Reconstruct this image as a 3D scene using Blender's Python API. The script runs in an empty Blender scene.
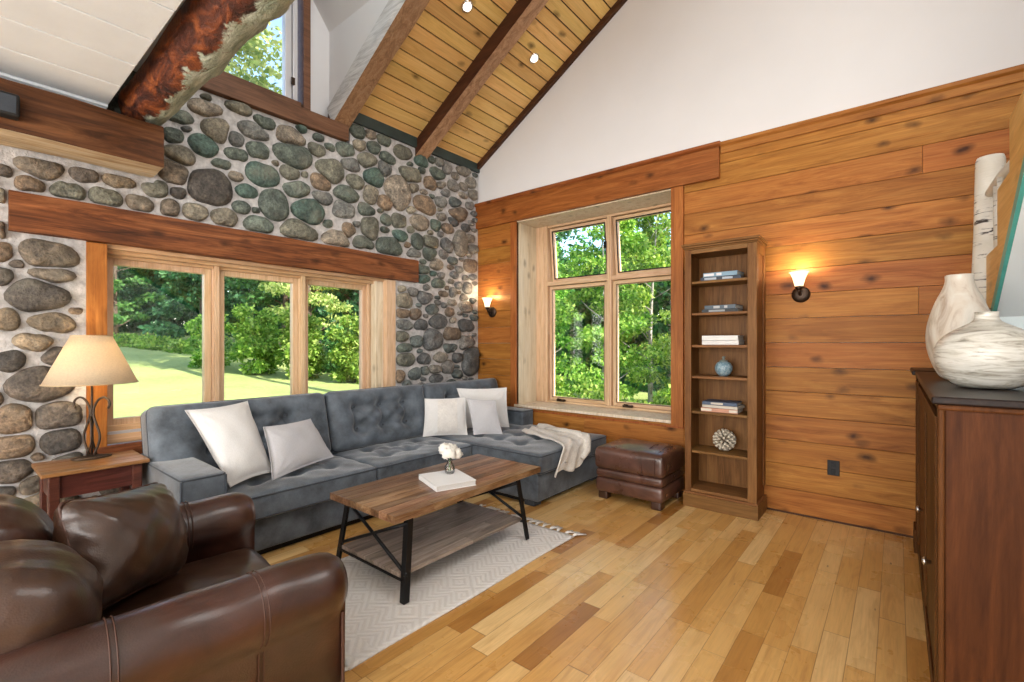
import bpy, bmesh, math, random
import numpy as np
from mathutils import Vector, Matrix
random.seed(7)
SC = bpy.context.scene
COL = SC.collection
R = math.radians

# ------------------------------------------------------------------ camera, world, lights, exposure
cam = bpy.data.cameras.new('camera'); cam.sensor_width = 36; cam.lens = 16.56
cam.shift_y = 0.0029; cam.clip_start = 0.02; cam.clip_end = 300
cam_ob = bpy.data.objects.new('camera', cam); COL.objects.link(cam_ob)
cam_ob.location = (3.987, -4.2175, 1.32); cam_ob.rotation_euler = (R(90), 0, R(39.263))
SC.camera = cam_ob
SC.view_settings.view_transform = 'Standard'; SC.view_settings.look = 'None'
SC.view_settings.gamma = 1; SC.view_settings.use_curve_mapping = False
SC.view_settings.exposure = 0.0
SC.cycles.max_bounces = 8; SC.cycles.diffuse_bounces = 4; SC.cycles.transparent_max_bounces = 16
SC.cycles.use_denoising = True

world = bpy.data.worlds.new('sky'); SC.world = world; world.use_nodes = True
wn = world.node_tree.nodes; wl = world.node_tree.links; wn.clear()
sky = wn.new('ShaderNodeTexSky'); sky.sky_type = 'NISHITA'; sky.sun_disc = False
sky.sun_elevation = R(33); sky.sun_rotation = R(80); sky.air_density = 1.0; sky.dust_density = 1.0
bg = wn.new('ShaderNodeBackground'); bg.inputs['Strength'].default_value = 0.65
wo = wn.new('ShaderNodeOutputWorld')
wl.new(sky.outputs[0], bg.inputs[0]); wl.new(bg.outputs[0], wo.inputs[0])

def light(name, kind, loc, energy, color=(1,1,1), size=1, size_y=None, target=None, rot=None):
    l = bpy.data.lights.new(name, kind); l.energy = energy; l.color = color
    if kind == 'AREA':
        l.shape = 'RECTANGLE'; l.size = size; l.size_y = size_y or size
    elif kind == 'SUN': l.angle = size
    else: l.shadow_soft_size = size
    o = bpy.data.objects.new(name, l); COL.objects.link(o); o.location = loc
    if target is not None:
        o.rotation_euler = (Vector(target) - Vector(loc)).to_track_quat('-Z', 'Y').to_euler()
    if rot: o.rotation_euler = rot
    return o
light('sun', 'SUN', (50, 3.5, 32.5), 13, (1.0, .94, .83), R(0.6), target=(0, 0, 0))
# added area fills that brighten the room
light('fill_high', 'AREA', (4.85, -2.6, 4.2), 120, (1.0, .975, .94), 2.6, 2.0, target=(1.0, -2.2, 2.6))
light('fill_rear', 'AREA', (2.6, -7.8, 1.5), 300, (1.0, .98, .95), 4.8, 2.4, target=(2.4, 0, 2.4))
light('fill_side', 'AREA', (4.95, -5.8, 1.6), 95, (1.0, .98, .95), 2.4, 2.0, target=(1.5, -3.6, 1.5))
light('dormer_fill', 'AREA', (1.9, -3.0, 4.8), 26, (1.0, .99, .97), 1.0, 1.0, target=(.1, -2.0, 3.9))  # added fill that brightens the white dormer walls

# ------------------------------------------------------------------ materials
def new_mat(name):
    m = bpy.data.materials.new(name); m.use_nodes = True
    nt = m.node_tree; nt.nodes.clear()
    out = nt.nodes.new('ShaderNodeOutputMaterial')
    b = nt.nodes.new('ShaderNodeBsdfPrincipled')
    nt.links.new(b.outputs[0], out.inputs[0])
    return m, nt, b
class N:
    def __init__(s, nt): s.nt = nt
    def n(s, t, **k):
        x = s.nt.nodes.new(t)
        for a, v in k.items(): setattr(x, a, v)
        return x
    def l(s, a, b): s.nt.links.new(a, b)
    def val(s, sock, v):
        if hasattr(v, 'links') or isinstance(v, bpy.types.NodeSocket): s.l(v, sock)
        else: sock.default_value = v
    def math(s, op, a, b=None, c=None):
        x = s.n('ShaderNodeMath', operation=op)
        s.val(x.inputs[0], a)
        if b is not None: s.val(x.inputs[1], b)
        if c is not None: s.val(x.inputs[2], c)
        return x.outputs[0]
    def obj(s): return s.n('ShaderNodeTexCoord').outputs['Object']
    def attr(s, nm, o='Fac'): 
        x = s.n('ShaderNodeAttribute', attribute_name=nm); return x.outputs[o]
    def mapping(s, v, scale=(1,1,1), loc=(0,0,0), rot=(0,0,0)):
        x = s.n('ShaderNodeMapping'); s.l(v, x.inputs[0]); x.inputs['Scale'].default_value = scale
        x.inputs['Location'].default_value = loc; x.inputs['Rotation'].default_value = rot
        return x.outputs[0]
    def vadd(s, a, b, op='ADD'):
        x = s.n('ShaderNodeVectorMath', operation=op); s.val(x.inputs[0], a); s.val(x.inputs[1], b); return x.outputs[0]
    def noise(s, v, scale, detail=4, rough=.55, dist=0, out=0):
        x = s.n('ShaderNodeTexNoise'); s.l(v, x.inputs['Vector'])
        x.inputs['Scale'].default_value = scale; x.inputs['Detail'].default_value = detail
        x.inputs['Roughness'].default_value = rough; x.inputs['Distortion'].default_value = dist
        return x.outputs[out]
    def ramp(s, f, stops, interp='LINEAR'):
        x = s.n('ShaderNodeValToRGB'); s.l(f, x.inputs[0]); x.color_ramp.interpolation = interp
        e = x.color_ramp.elements
        while len(e) < len(stops): e.new(.5)
        for i, (p, c) in enumerate(stops):
            e[i].position = p; e[i].color = (*c, 1) if not isinstance(c, (int, float)) else (c, c, c, 1)
        return x.outputs[0]
    def mix(s, f, a, b, mode='MIX'):
        x = s.n('ShaderNodeMix', data_type='RGBA', blend_type=mode)
        s.val(x.inputs['Factor'], f)
        for k, v in ((6, a), (7, b)):
            if isinstance(v, tuple): x.inputs[k].default_value = (*v[:3], 1)
            else: s.l(v, x.inputs[k])
        return x.outputs[2]
    def hsv(s, c, h=.5, sat=1, v=1):
        x = s.n('ShaderNodeHueSaturation'); s.l(c, x.inputs['Color'])
        s.val(x.inputs['Hue'], h); s.val(x.inputs['Saturation'], sat); s.val(x.inputs['Value'], v)
        return x.outputs[0]
    def bump(s, h, strength=.3, dist=.01):
        x = s.n('ShaderNodeBump'); x.inputs['Strength'].default_value = strength
        x.inputs['Distance'].default_value = dist; s.l(h, x.inputs['Height']); return x.outputs[0]

def plain(name, c, rough=.5, metal=0, var=.0, nscale=8, bump=0, bscale=60, coat=0, sheen=0, emit=None, es=0):
    m, nt, b = new_mat(name); g = N(nt)
    b.inputs['Base Color'].default_value = (*c, 1); b.inputs['Roughness'].default_value = rough
    b.inputs['Metallic'].default_value = metal; b.inputs['Coat Weight'].default_value = coat
    b.inputs['Sheen Weight'].default_value = sheen; b.inputs['Sheen Roughness'].default_value = .4
    co = g.obj()
    if var:
        f = g.noise(co, nscale, 4)
        g.l(g.ramp(f, [(.3, tuple(x*(1-var) for x in c)), (.7, tuple(min(1, x*(1+var)) for x in c))]), b.inputs['Base Color'])
    if bump: g.l(g.bump(g.noise(co, bscale, 5), bump, .01), b.inputs['Normal'])
    if emit: b.inputs['Emission Color'].default_value = (*emit, 1); b.inputs['Emission Strength'].default_value = es
    return m

def wood(name, dark, mid, light_, axis='Y', rough=.4, scale=1., knots=0., var=.25, bump=.15, coat=0, fibre=.35, cut=(.3,.5,.72), spec=.25):
    m, nt, b = new_mat(name); g = N(nt)
    co = g.obj(); rnd = g.attr('rnd')
    oi = g.n('ShaderNodeObjectInfo').outputs['Random']
    off = g.n('ShaderNodeCombineXYZ')
    for i, k in enumerate((17.3, 9.1, 23.7)): g.l(g.math('MULTIPLY', rnd, k), off.inputs[i])
    p = g.vadd(co, off.outputs[0])
    L, S = .9*scale, 9*scale
    sc = {'X': (L, S, S), 'Y': (S, L, S), 'Z': (S, S, L)}[axis]
    q = g.mapping(p, sc)
    f = g.noise(q, 1.5, 8, .68, 1.6)
    c = g.ramp(f, [(cut[0], dark), (cut[1], mid), (cut[2], light_)])
    L2, S2 = 3*scale, 110*scale
    q2 = g.mapping(p, {'X': (L2, S2, S2), 'Y': (S2, L2, S2), 'Z': (S2, S2, L2)}[axis])
    f2 = g.noise(q2, 1, 3)
    c = g.mix(fibre, c, g.ramp(f2, [(.3, .25), (.65, 1.)]), 'MULTIPLY')
    hgt = f2
    if knots:
        sk = {'X': (3., 5, 5), 'Y': (5, 3., 5), 'Z': (5, 5, 3.)}[axis]
        vq = g.mapping(p, sk)
        vq = g.vadd(vq, g.vadd(g.noise(p, 9, 2, out=1), (.22, .22, .22), 'MULTIPLY'))
        vo = g.n('ShaderNodeTexVoronoi'); g.l(vq, vo.inputs['Vector']); vo.inputs['Scale'].default_value = 1.25
        kd = g.n('ShaderNodeSeparateColor'); g.l(vo.outputs['Color'], kd.inputs[0])
        kk = g.math('MULTIPLY', g.math('GREATER_THAN', kd.outputs[0], .2), g.ramp(vo.outputs['Distance'], [(.05, knots), (.11, .65*knots), (.24, .0)]))
        c = g.mix(kk, c, tuple(x*.25 for x in dark))
    b.inputs['Specular IOR Level'].default_value = spec
    v = g.math('ADD', g.math('MULTIPLY', rnd, 2*var), 1-var)
    hs = g.math('ADD', g.math('MULTIPLY', g.math('FRACT', g.math('MULTIPLY', rnd, 7.31)), .016), .492)
    c = g.hsv(c, hs, 1., v)
    g.l(c, b.inputs['Base Color']); b.inputs['Roughness'].default_value = rough
    b.inputs['Coat Weight'].default_value = coat; b.inputs['Coat Roughness'].default_value = .15
    if bump: g.l(g.bump(hgt, bump, .003), b.inputs['Normal'])
    return m

def fabric(name, c, rough=.85, weave=220, var=.25, sheen=.3, bump=.25, nscale=5):
    m, nt, b = new_mat(name); g = N(nt); co = g.obj()
    f = g.noise(co, nscale, 5, .65)
    f2 = g.noise(co, weave, 2)
    col = g.ramp(f, [(.3, tuple(x*(1-var) for x in c)), (.7, tuple(min(1, x*(1+var)) for x in c))])
    col = g.mix(.5, col, g.ramp(f2, [(.3, .6), (.7, 1.)]), 'MULTIPLY')
    g.l(col, b.inputs['Base Color']); b.inputs['Roughness'].default_value = rough
    b.inputs['Sheen Weight'].default_value = sheen; b.inputs['Sheen Roughness'].default_value = .35
    g.l(g.bump(f2, bump, .004), b.inputs['Normal'])
    return m

def leather(name, c, c2, rough=.36):
    m, nt, b = new_mat(name); g = N(nt); co = g.obj()
    f = g.noise(co, 4.5, 6, .65, .6)
    g.l(g.ramp(f, [(.32, c), (.68, c2)]), b.inputs['Base Color'])
    vo = g.n('ShaderNodeTexVoronoi'); g.l(co, vo.inputs['Vector']); vo.inputs['Scale'].default_value = 190
    h = g.math('ADD', vo.outputs['Distance'], g.math('MULTIPLY', g.noise(co, 14, 5, .6), 2.5))
    g.l(g.bump(h, .10, .006), b.inputs['Normal'])
    g.l(g.ramp(g.noise(co, 7, 4), [(.3, rough*.8), (.75, rough*1.35)]), b.inputs['Roughness'])
    b.inputs['Coat Weight'].default_value = .5; b.inputs['Coat Roughness'].default_value = .22
    return m

def floor_mat():
    m, nt, b = new_mat('maple_floor'); g = N(nt)
    xyz = g.n('ShaderNodeSeparateXYZ'); g.l(g.obj(), xyz.inputs[0])
    W = .098
    xs = g.math('DIVIDE', xyz.outputs[0], W)
    row = g.math('FLOOR', xs)
    wn1 = g.n('ShaderNodeTexWhiteNoise', noise_dimensions='1D'); g.l(row, wn1.inputs['W'])
    ys = g.math('ADD', g.math('DIVIDE', xyz.outputs[1], .62), g.math('MULTIPLY', wn1.outputs[0], 7.7))
    # board ends fall at irregular places
    ys = g.math('ADD', ys, g.math('MULTIPLY', g.math('SINE', g.math('ADD', g.math('MULTIPLY', ys, 2.1), g.math('MULTIPLY', row, 1.7))), .22))
    seg = g.math('FLOOR', ys)
    cb = g.n('ShaderNodeCombineXYZ'); g.l(row, cb.inputs[0]); g.l(seg, cb.inputs[1])
    wn2 = g.n('ShaderNodeTexWhiteNoise', noise_dimensions='2D'); g.l(cb.outputs[0], wn2.inputs['Vector'])
    r = wn2.outputs[0]
    base = g.ramp(r, [(0, (.34, .145, .032)), (.05, (.44, .205, .05)), (.14, (.56, .29, .08)), (.35, (.64, .355, .108)), (.65, (.72, .435, .155)), (1, (.80, .55, .25))])
    off = g.n('ShaderNodeCombineXYZ')
    for i, k in enumerate((31.0, 17.0, 5.0)): g.l(g.math('MULTIPLY', r, k), off.inputs[i])
    p = g.vadd(g.obj(), off.outputs[0])
    f = g.noise(g.mapping(p, (14, 1.6, 1)), 1.2, 6, .6, 1.5)
    base = g.mix(.55, base, g.ramp(f, [(.28, (.55, .42, .30)), (.5, (.92, .9, .86)), (.7, (1, 1, 1))]), 'MULTIPLY')
    f2 = g.noise(g.mapping(p, (130, 5, 1)), 1, 3)
    base = g.mix(.22, base, g.ramp(f2, [(.3, .4), (.6, 1.)]), 'MULTIPLY')
    vo = g.n('ShaderNodeTexVoronoi'); g.l(g.mapping(p, (9, 2.6, 1)), vo.inputs['Vector']); vo.inputs['Scale'].default_value = 1.1
    base = g.mix(g.ramp(vo.outputs['Distance'], [(.025, .9), (.06, 0.)]), base, (.10, .04, .015))
    fx = g.math('FRACT', xs); ex = g.math('MINIMUM', fx, g.math('SUBTRACT', 1, fx))
    fy = g.math('FRACT', ys); ey = g.math('MINIMUM', fy, g.math('SUBTRACT', 1, fy))
    gx = g.ramp(ex, [(0, 1.), (.022, 0.)]); gy = g.ramp(ey, [(0, 1.), (.004, 0.)])
    gr = g.math('MAXIMUM', gx, gy)
    base = g.mix(g.math('MULTIPLY', gr, .75), base, (.13, .05, .015))
    g.l(base, b.inputs['Base Color'])
    b.inputs['Specular IOR Level'].default_value = .35
    g.l(g.ramp(g.noise(g.obj(), 3, 5), [(.3, .22), (.75, .38)]), b.inputs['Roughness'])
    b.inputs['Coat Weight'].default_value = .35; b.inputs['Coat Roughness'].default_value = .18
    h = g.math('SUBTRACT', g.math('MULTIPLY', f2, .15), gr)
    g.l(g.bump(h, .25, .003), b.inputs['Normal'])
    return m

def stone_mat():
    m, nt, b = new_mat('field_stone'); g = N(nt); co = g.obj()
    c = g.attr('col', 'Color')
    f = g.noise(co, 13, 6, .7, .4)
    c = g.mix(1., c, g.ramp(f, [(.30, (.38, .39, .39)), (.47, (.9, .9, .87)), (.58, (1.35, 1.33, 1.25)), (.74, (2.3, 2.2, 2.05))]), 'MULTIPLY')
    f2 = g.noise(co, 55, 5, .7)
    c = g.mix(.8, c, g.ramp(f2, [(.34, .35), (.5, 1.), (.66, 1.5)]), 'MULTIPLY')
    f3 = g.noise(co, 5, 3)
    c = g.mix(g.ramp(f3, [(.55, 0.), (.75, .35)]), c, (.33, .30, .23))
    g.l(c, b.inputs['Base Color'])
    b.inputs['Roughness'].default_value = .62
    g.l(g.bump(g.math('ADD', f, g.math('MULTIPLY', f2, .5)), .8, .03), b.inputs['Normal'])
    return m

def leaf_mat(name, a, c, bright):
    m, nt, b = new_mat(name); g = N(nt)
    r = g.attr('rnd')
    col = g.ramp(r, [(0, a), (.5, c), (1, bright)])
    oi = g.n('ShaderNodeObjectInfo').outputs['Random']
    col = g.hsv(col, g.math('ADD', g.math('MULTIPLY', oi, .03), .485), 1., g.math('ADD', g.math('MULTIPLY', oi, .4), .8))
    g.l(col, b.inputs['Base Color']); b.inputs['Roughness'].default_value = .55
    b.inputs['Specular IOR Level'].default_value = .25
    tr = g.n('ShaderNodeBsdfTranslucent'); g.l(g.hsv(col, .49, 1.1, 1.5), tr.inputs[0])
    mx = g.n('ShaderNodeMixShader'); mx.inputs[0].default_value = .4
    out = [n for n in nt.nodes if n.type == 'OUTPUT_MATERIAL'][0]
    g.l(b.outputs[0], mx.inputs[1]); g.l(tr.outputs[0], mx.inputs[2]); g.l(mx.outputs[0], out.inputs[0])
    return m

def glass_mat(name, tint=(1, 1, 1), refl=.9):
    m = bpy.data.materials.new(name); m.use_nodes = True; nt = m.node_tree; nt.nodes.clear(); g = N(nt)
    out = g.n('ShaderNodeOutputMaterial'); t = g.n('ShaderNodeBsdfTransparent'); t.inputs[0].default_value = (*tint, 1)
    gl = g.n('ShaderNodeBsdfGlossy'); gl.inputs['Roughness'].default_value = .01
    fr = g.n('ShaderNodeFresnel'); fr.inputs['IOR'].default_value = 1.5
    mx = g.n('ShaderNodeMixShader'); g.l(g.math('MULTIPLY', fr.outputs[0], refl), mx.inputs[0])
    g.l(t.outputs[0], mx.inputs[1]); g.l(gl.outputs[0], mx.inputs[2]); g.l(mx.outputs[0], out.inputs[0])
    return m

def shade_mat(name, c, es, ec, nscale=120):
    m, nt, b = new_mat(name); g = N(nt)
    f = g.noise(g.obj(), nscale, 3)
    col = g.ramp(f, [(.3, tuple(x*.86 for x in c)), (.7, c)])
    g.l(col, b.inputs['Base Color']); b.inputs['Roughness'].default_value = .8
    tr = g.n('ShaderNodeBsdfTranslucent'); g.l(col, tr.inputs[0])
    mx = g.n('ShaderNodeMixShader'); mx.inputs[0].default_value = .55
    out = [n for n in nt.nodes if n.type == 'OUTPUT_MATERIAL'][0]
    g.l(b.outputs[0], mx.inputs[1]); g.l(tr.outputs[0], mx.inputs[2])
    b.inputs['Emission Color'].default_value = (*ec, 1); b.inputs['Emission Strength'].default_value = es
    g.l(mx.outputs[0], out.inputs[0])
    return m

M = {}
M['floor'] = floor_mat()
M['panel'] = wood('cedar_panelling', (.22, .068, .011), (.375, .138, .026), (.51, .220, .052), 'X', .5, 1.0, 1., .09, .15, cut=(.28, .5, .74), spec=.22)
M['casing'] = wood('fir_casing', (.24, .068, .013), (.36, .115, .024), (.48, .18, .045), 'Z', .45, 1.2, .5, .1, .1)
M['header'] = wood('fir_header', (.17, .042, .008), (.29, .085, .018), (.40, .14, .035), 'X', .45, 1.0, .8, .1, .15)
M['lintel'] = wood('hewn_lintel', (.055, .018, .007), (.20, .066, .020), (.34, .13, .044), 'Y', .55, .9, .7, .1, .8, fibre=.6, cut=(.32, .5, .70))
M['beam'] = wood('dark_hewn_beam', (.035, .012, .005), (.085, .030, .011), (.16, .062, .023), 'Y', .55, .9, .3, .1, .6, cut=(.34, .5, .68))
M['rafter'] = wood('weathered_rafter', (.22, .12, .058), (.42, .25, .135), (.56, .37, .22), 'X', .6, 1.0, .4, .1, .5)
M['rake'] = wood('dark_rake_board', (.045, .016, .008), (.075, .028, .013), (.11, .042, .02), 'X', .55, 1., 0, .1, .2)
M['whitewash'] = wood('whitewashed_wood', (.38, .37, .36), (.64, .63, .62), (.76, .75, .74), 'X', .6, 1.0, .3, .05, .3)
M['ceilboard'] = wood('pine_ceiling', (.56, .31, .085), (.74, .47, .165), (.82, .57, .25), 'Y', .5, .9, .9, .10, .1, fibre=.18, cut=(.2, .5, .8))
M['winwood'] = wood('pale_fir_frame', (.56, .35, .19), (.70, .48, .29), (.78, .58, .39), 'Z', .38, 1.2, .15, .06, .08, fibre=.2)
M['winwoodh'] = wood('pale_fir_rail', (.56, .35, .19), (.70, .48, .29), (.78, .58, .39), 'X', .38, 1.2, .1, .06, .08, fibre=.2)
M['winwoody'] = wood('pale_fir_rail_y', (.54, .32, .16), (.68, .45, .25), (.76, .55, .36), 'Y', .38, 1.2, .1, .06, .08, fibre=.2)
M['reveal'] = wood('pale_pine_reveal', (.60, .46, .29), (.78, .66, .49), (.84, .74, .60), 'Z', .45, 1.0, .6, .05, .1, fibre=.25)  # paler pine for the reveal boards
M['brownframe'] = wood('brown_window_trim', (.10, .042, .022), (.17, .075, .042), (.23, .11, .064), 'Y', .5, 1., .2, .05, .2)
M['loftwhite'] = plain('white_painted_planks', (.74, .785, .815), .55, var=.05, nscale=3, bump=.15, bscale=25)
M['plaster'] = plain('white_plaster', (.71, .705, .71), .85, var=.02, nscale=2)
M['greybar'] = plain('pale_aluminium', (.62, .61, .62), .35, .3)
M['greentrim'] = plain('dark_green_frieze', (.025, .04, .036), .5, var=.3)
M['mortar'] = plain('pale_mortar', (.50, .485, .475), .9, var=.28, nscale=22, bump=1.0, bscale=55)
M['stone'] = stone_mat()
M['glass'] = glass_mat('window_glass')
M['velvet'] = fabric('slate_velvet', (.098, .118, .142), .72, 260, .55, .55, .2, 6)
M['velvet_dark'] = fabric('slate_piping', (.045, .055, .07), .8, 260, .2, .2, .1)
M['black'] = plain('black_metal', (.012, .012, .013), .45, .6, bump=.05)
M['blackplastic'] = plain('black_plastic', (.007, .007, .008), .6)
M['leather'] = leather('brown_leather', (.022, .007, .004), (.062, .021, .012))
M['leather2'] = leather('worn_brown_leather', (.040, .017, .011), (.115, .050, .034), .3)
M['leather3'] = leather('tan_brown_leather', (.022, .009, .005), (.060, .026, .0135), .36)
M['thread'] = plain('seam_thread', (.062, .024, .014), .55)
M['pillow'] = fabric('white_linen', (.74, .73, .715), .9, 300, .04, .1, .2)
M['pillowg'] = fabric('pale_grey_linen', (.54, .535, .555), .9, 300, .05, .1, .2)
M['knit'] = fabric('cream_knit', (.74, .71, .67), .95, 130, .08, .2, 1.0, 20)
M['throw'] = fabric('cream_throw', (.70, .66, .60), .95, 90, .10, .2, 1.0, 26)
M['tabletop'] = wood('reclaimed_top', (.075, .030, .012), (.21, .108, .052), (.38, .245, .145), 'Y', .32, 1.5, .5, .4, .2, coat=.15)
M['tableshelf'] = wood('reclaimed_shelf', (.15, .11, .09), (.30, .235, .195), (.46, .38, .33), 'Y', .35, 1.5, .3, .35, .2)
M['cherry'] = wood('dark_cherry', (.042, .015, .004), (.090, .032, .008), (.145, .056, .016), 'Z', .5, .6, .0, .12, .05, spec=.1)
M['cherrydark'] = wood('near_black_top', (.010, .006, .005), (.018, .010, .008), (.032, .018, .014), 'Y', .35, 1., 0, .1, .05, spec=.12)
M['sidewood'] = wood('antique_side_table', (.045, .014, .010), (.085, .026, .018), (.14, .045, .028), 'Y', .35, 1., .2, .15, .1, coat=.3)
M['sidetop'] = wood('lighter_table_top', (.17, .065, .02), (.30, .14, .055), (.40, .22, .10), 'Y', .28, .9, .2, .1, .1, coat=.4)  # top is lighter than the legs and apron
M['oak'] = wood('bookcase_oak', (.11, .042, .010), (.195, .080, .022), (.28, .130, .042), 'Z', .5, 1.3, .0, .1, .15, spec=.2)
M['oakh'] = wood('bookcase_oak_shelf', (.13, .052, .014), (.22, .098, .030), (.30, .150, .054), 'X', .5, 1.3, .0, .1, .15, spec=.2)
M['bronze'] = plain('dark_bronze', (.05, .032, .022), .4, .8, var=.3, nscale=30)
M['nickel'] = plain('brushed_nickel', (.62, .60, .57), .3, 1)
M['iron'] = plain('brown_iron', (.06, .042, .03), .5, .7, var=.35, nscale=40)
M['shade'] = shade_mat('linen_shade', (.72, .62, .47), .16, (1.0, .78, .52))
M['frost'] = shade_mat('frosted_glass', (.9, .82, .7), 1.6, (1.0, .80, .52), 20)
M['bulb'] = plain('lit_bulb', (.9, .9, .85), .3, emit=(1, .93, .8), es=4)
M['chrome'] = plain('chrome_ring', (.7, .68, .66), .15, 1)
M['clear'] = glass_mat('clear_glass', (.985, .99, .99), .8)
M['white'] = plain('white_paper', (.78, .775, .76), .6, var=.03)
M['petal'] = plain('white_petal', (.80, .77, .70), .7, var=.06, nscale=30, sheen=.2)
M['stem'] = plain('green_stem', (.12, .22, .06), .6)
M['rug'] = None
M['bark'] = plain('tree_bark', (.085, .06, .042), .9, var=.45, nscale=9, bump=.8, bscale=22)
M['barkpale'] = plain('pale_tree_bark', (.30, .28, .24), .9, var=.35, nscale=9, bump=.6, bscale=22)
M['soffit'] = plain('pale_blue_soffit', (.72, .78, .80), .35, var=.04, nscale=2)
M['teal'] = plain('teal_edge', (.085, .36, .31), .45, var=.15)
M['stringer'] = wood('honey_stringer', (.54, .28, .075), (.68, .39, .125), (.76, .48, .18), 'Y', .45, 1.0, .3, .05, .1, fibre=.2)
M['palepanel'] = plain('pale_aqua_panel', (.62, .72, .74), .4)
M['leafa'] = leaf_mat('maple_leaf', (.022, .085, .025), (.07, .19, .05), (.14, .30, .075))
M['leafb'] = leaf_mat('spruce_needle', (.02, .085, .042), (.06, .18, .08), (.12, .28, .125))
M['leafc'] = leaf_mat('sunlit_leaf', (.06, .17, .025), (.19, .38, .055), (.42, .56, .14))
M['leafd'] = leaf_mat('pine_needle', (.10, .17, .04), (.27, .33, .09), (.50, .50, .20))

# ------------------------------------------------------------------ mesh helpers
def T(loc=(0,0,0), rx=0, ry=0, rz=0):
    return Matrix.Translation(loc) @ Matrix.Rotation(R(rz), 4, 'Z') @ Matrix.Rotation(R(ry), 4, 'Y') @ Matrix.Rotation(R(rx), 4, 'X')
class MB:
    def __init__(s): s.v = []; s.f = []; s.m = []; s.r = []; s.sm = []; s.c = []
    def add(s, vs, fs, mi=0, rnd=None, smooth=False, mat=None, col=None):
        b = len(s.v)
        for p in vs:
            s.v.append(tuple(mat @ Vector(p)) if mat is not None else tuple(p))
        if rnd is None: rnd = random.random()
        for f in fs:
            s.f.append(tuple(b+i for i in f)); s.m.append(mi); s.r.append(rnd); s.sm.append(smooth); s.c.append(col)
        return s
    def box(s, a, b, mi=0, rnd=None, mat=None):
        x0, y0, z0 = a; x1, y1, z1 = b
        vs = [(x0,y0,z0),(x1,y0,z0),(x1,y1,z0),(x0,y1,z0),(x0,y0,z1),(x1,y0,z1),(x1,y1,z1),(x0,y1,z1)]
        return s.add(vs, [(0,3,2,1),(4,5,6,7),(0,1,5,4),(1,2,6,5),(2,3,7,6),(3,0,4,7)], mi, rnd, False, mat)
    def tube(s, pts, rad, n=10, mi=0, mat=None, rnd=None, cap=True, flat=1.):
        pts = [Vector(p) for p in pts]; k = len(pts)
        rs = rad if isinstance(rad, (list, tuple)) else [rad]*k
        vs = []; up = None
        for i, p in enumerate(pts):
            t = (pts[min(i+1, k-1)] - pts[max(i-1, 0)]).normalized()
            if up is None:
                up = Vector((0,0,1)) if abs(t.z) < .9 else Vector((1,0,0))
            up = (up - t*up.dot(t)).normalized(); sd = t.cross(up)
            for j in range(n):
                a = 2*math.pi*j/n
                vs.append(p + (sd*math.cos(a) + up*math.sin(a)*flat)*rs[i])
        fs = [(i*n+j, i*n+(j+1) % n, (i+1)*n+(j+1) % n, (i+1)*n+j) for i in range(k-1) for j in range(n)]
        if cap: fs += [tuple(range(n-1, -1, -1)), tuple((k-1)*n+j for j in range(n))]
        return s.add(vs, fs, mi, rnd, True, mat)
    def lathe(s, prof, c=(0,0,0), n=24, mi=0, mat=None, rnd=None, sx=1, sy=1):
        vs = []
        for r, z in prof:
            for j in range(n):
                a = 2*math.pi*j/n; vs.append((c[0]+r*math.cos(a)*sx, c[1]+r*math.sin(a)*sy, c[2]+z))
        k = len(prof)
        fs = [(i*n+j, i*n+(j+1) % n, (i+1)*n+(j+1) % n, (i+1)*n+j) for i in range(k-1) for j in range(n)]
        if prof[0][0] > 1e-5: fs.append(tuple(range(n-1, -1, -1)))
        if prof[-1][0] > 1e-5: fs.append(tuple((k-1)*n+j for j in range(n)))
        return s.add(vs, fs, mi, rnd, True, mat)
    def prism(s, poly, axis, a, b, mi=0, rnd=None, mat=None):
        n = len(poly)
        def mk(p, t):
            return {'x': (t, p[0], p[1]), 'y': (p[0], t, p[1]), 'z': (p[0], p[1], t)}[axis]
        vs = [mk(p, a) for p in poly] + [mk(p, b) for p in poly]
        fs = [tuple(range(n-1, -1, -1)), tuple(range(n, 2*n))] + [(i, (i+1) % n, n+(i+1) % n, n+i) for i in range(n)]
        return s.add(vs, fs, mi, rnd, False, mat)
    def rbox(s, size, r, n=(10,10,10), deform=None, mat=None, mi=0, rnd=None, smooth=True):
        """box with rounded corners, densely gridded, optional deform(p, half)->p"""
        half = [x/2 for x in size]; r = min(r, min(half)*.98)
        ax = []
        for h, k in zip(half, n):
            rr = r
            inner = [(-h+rr) + (2*h-2*rr)*i/k for i in range(k+1)]
            lo = [-h, -h+rr*.13, -h+rr*.5]
            ax.append(lo + inner + [-x for x in reversed(lo)])
        idx = {}; vs = []; fs = []
        L = [len(a)-1 for a in ax]
        def vid(i, j, k):
            key = (i, j, k)
            if key not in idx:
                p = Vector((ax[0][i], ax[1][j], ax[2][k]))
                q = Vector([max(-(h-r), min(h-r, c)) for c, h in zip(p, half)])
                d = p - q
                if d.length > 1e-9: p = q + d.normalized()*r
                if deform: p = Vector(deform(p, half))
                idx[key] = len(vs); vs.append(p)
            return idx[key]
        for a, (b, c) in ((0, (1, 2)), (1, (2, 0)), (2, (0, 1))):
            for side in (0, L[a]):
                for i in range(L[b]):
                    for j in range(L[c]):
                        def kk(i2, j2):
                            t = [0,0,0]; t[a] = side; t[b] = i2; t[c] = j2; return vid(*t)
                        f = (kk(i,j), kk(i+1,j), kk(i+1,j+1), kk(i,j+1))
                        fs.append(f if side else f[::-1])
        return s.add(vs, fs, mi, rnd, smooth, mat)

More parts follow.
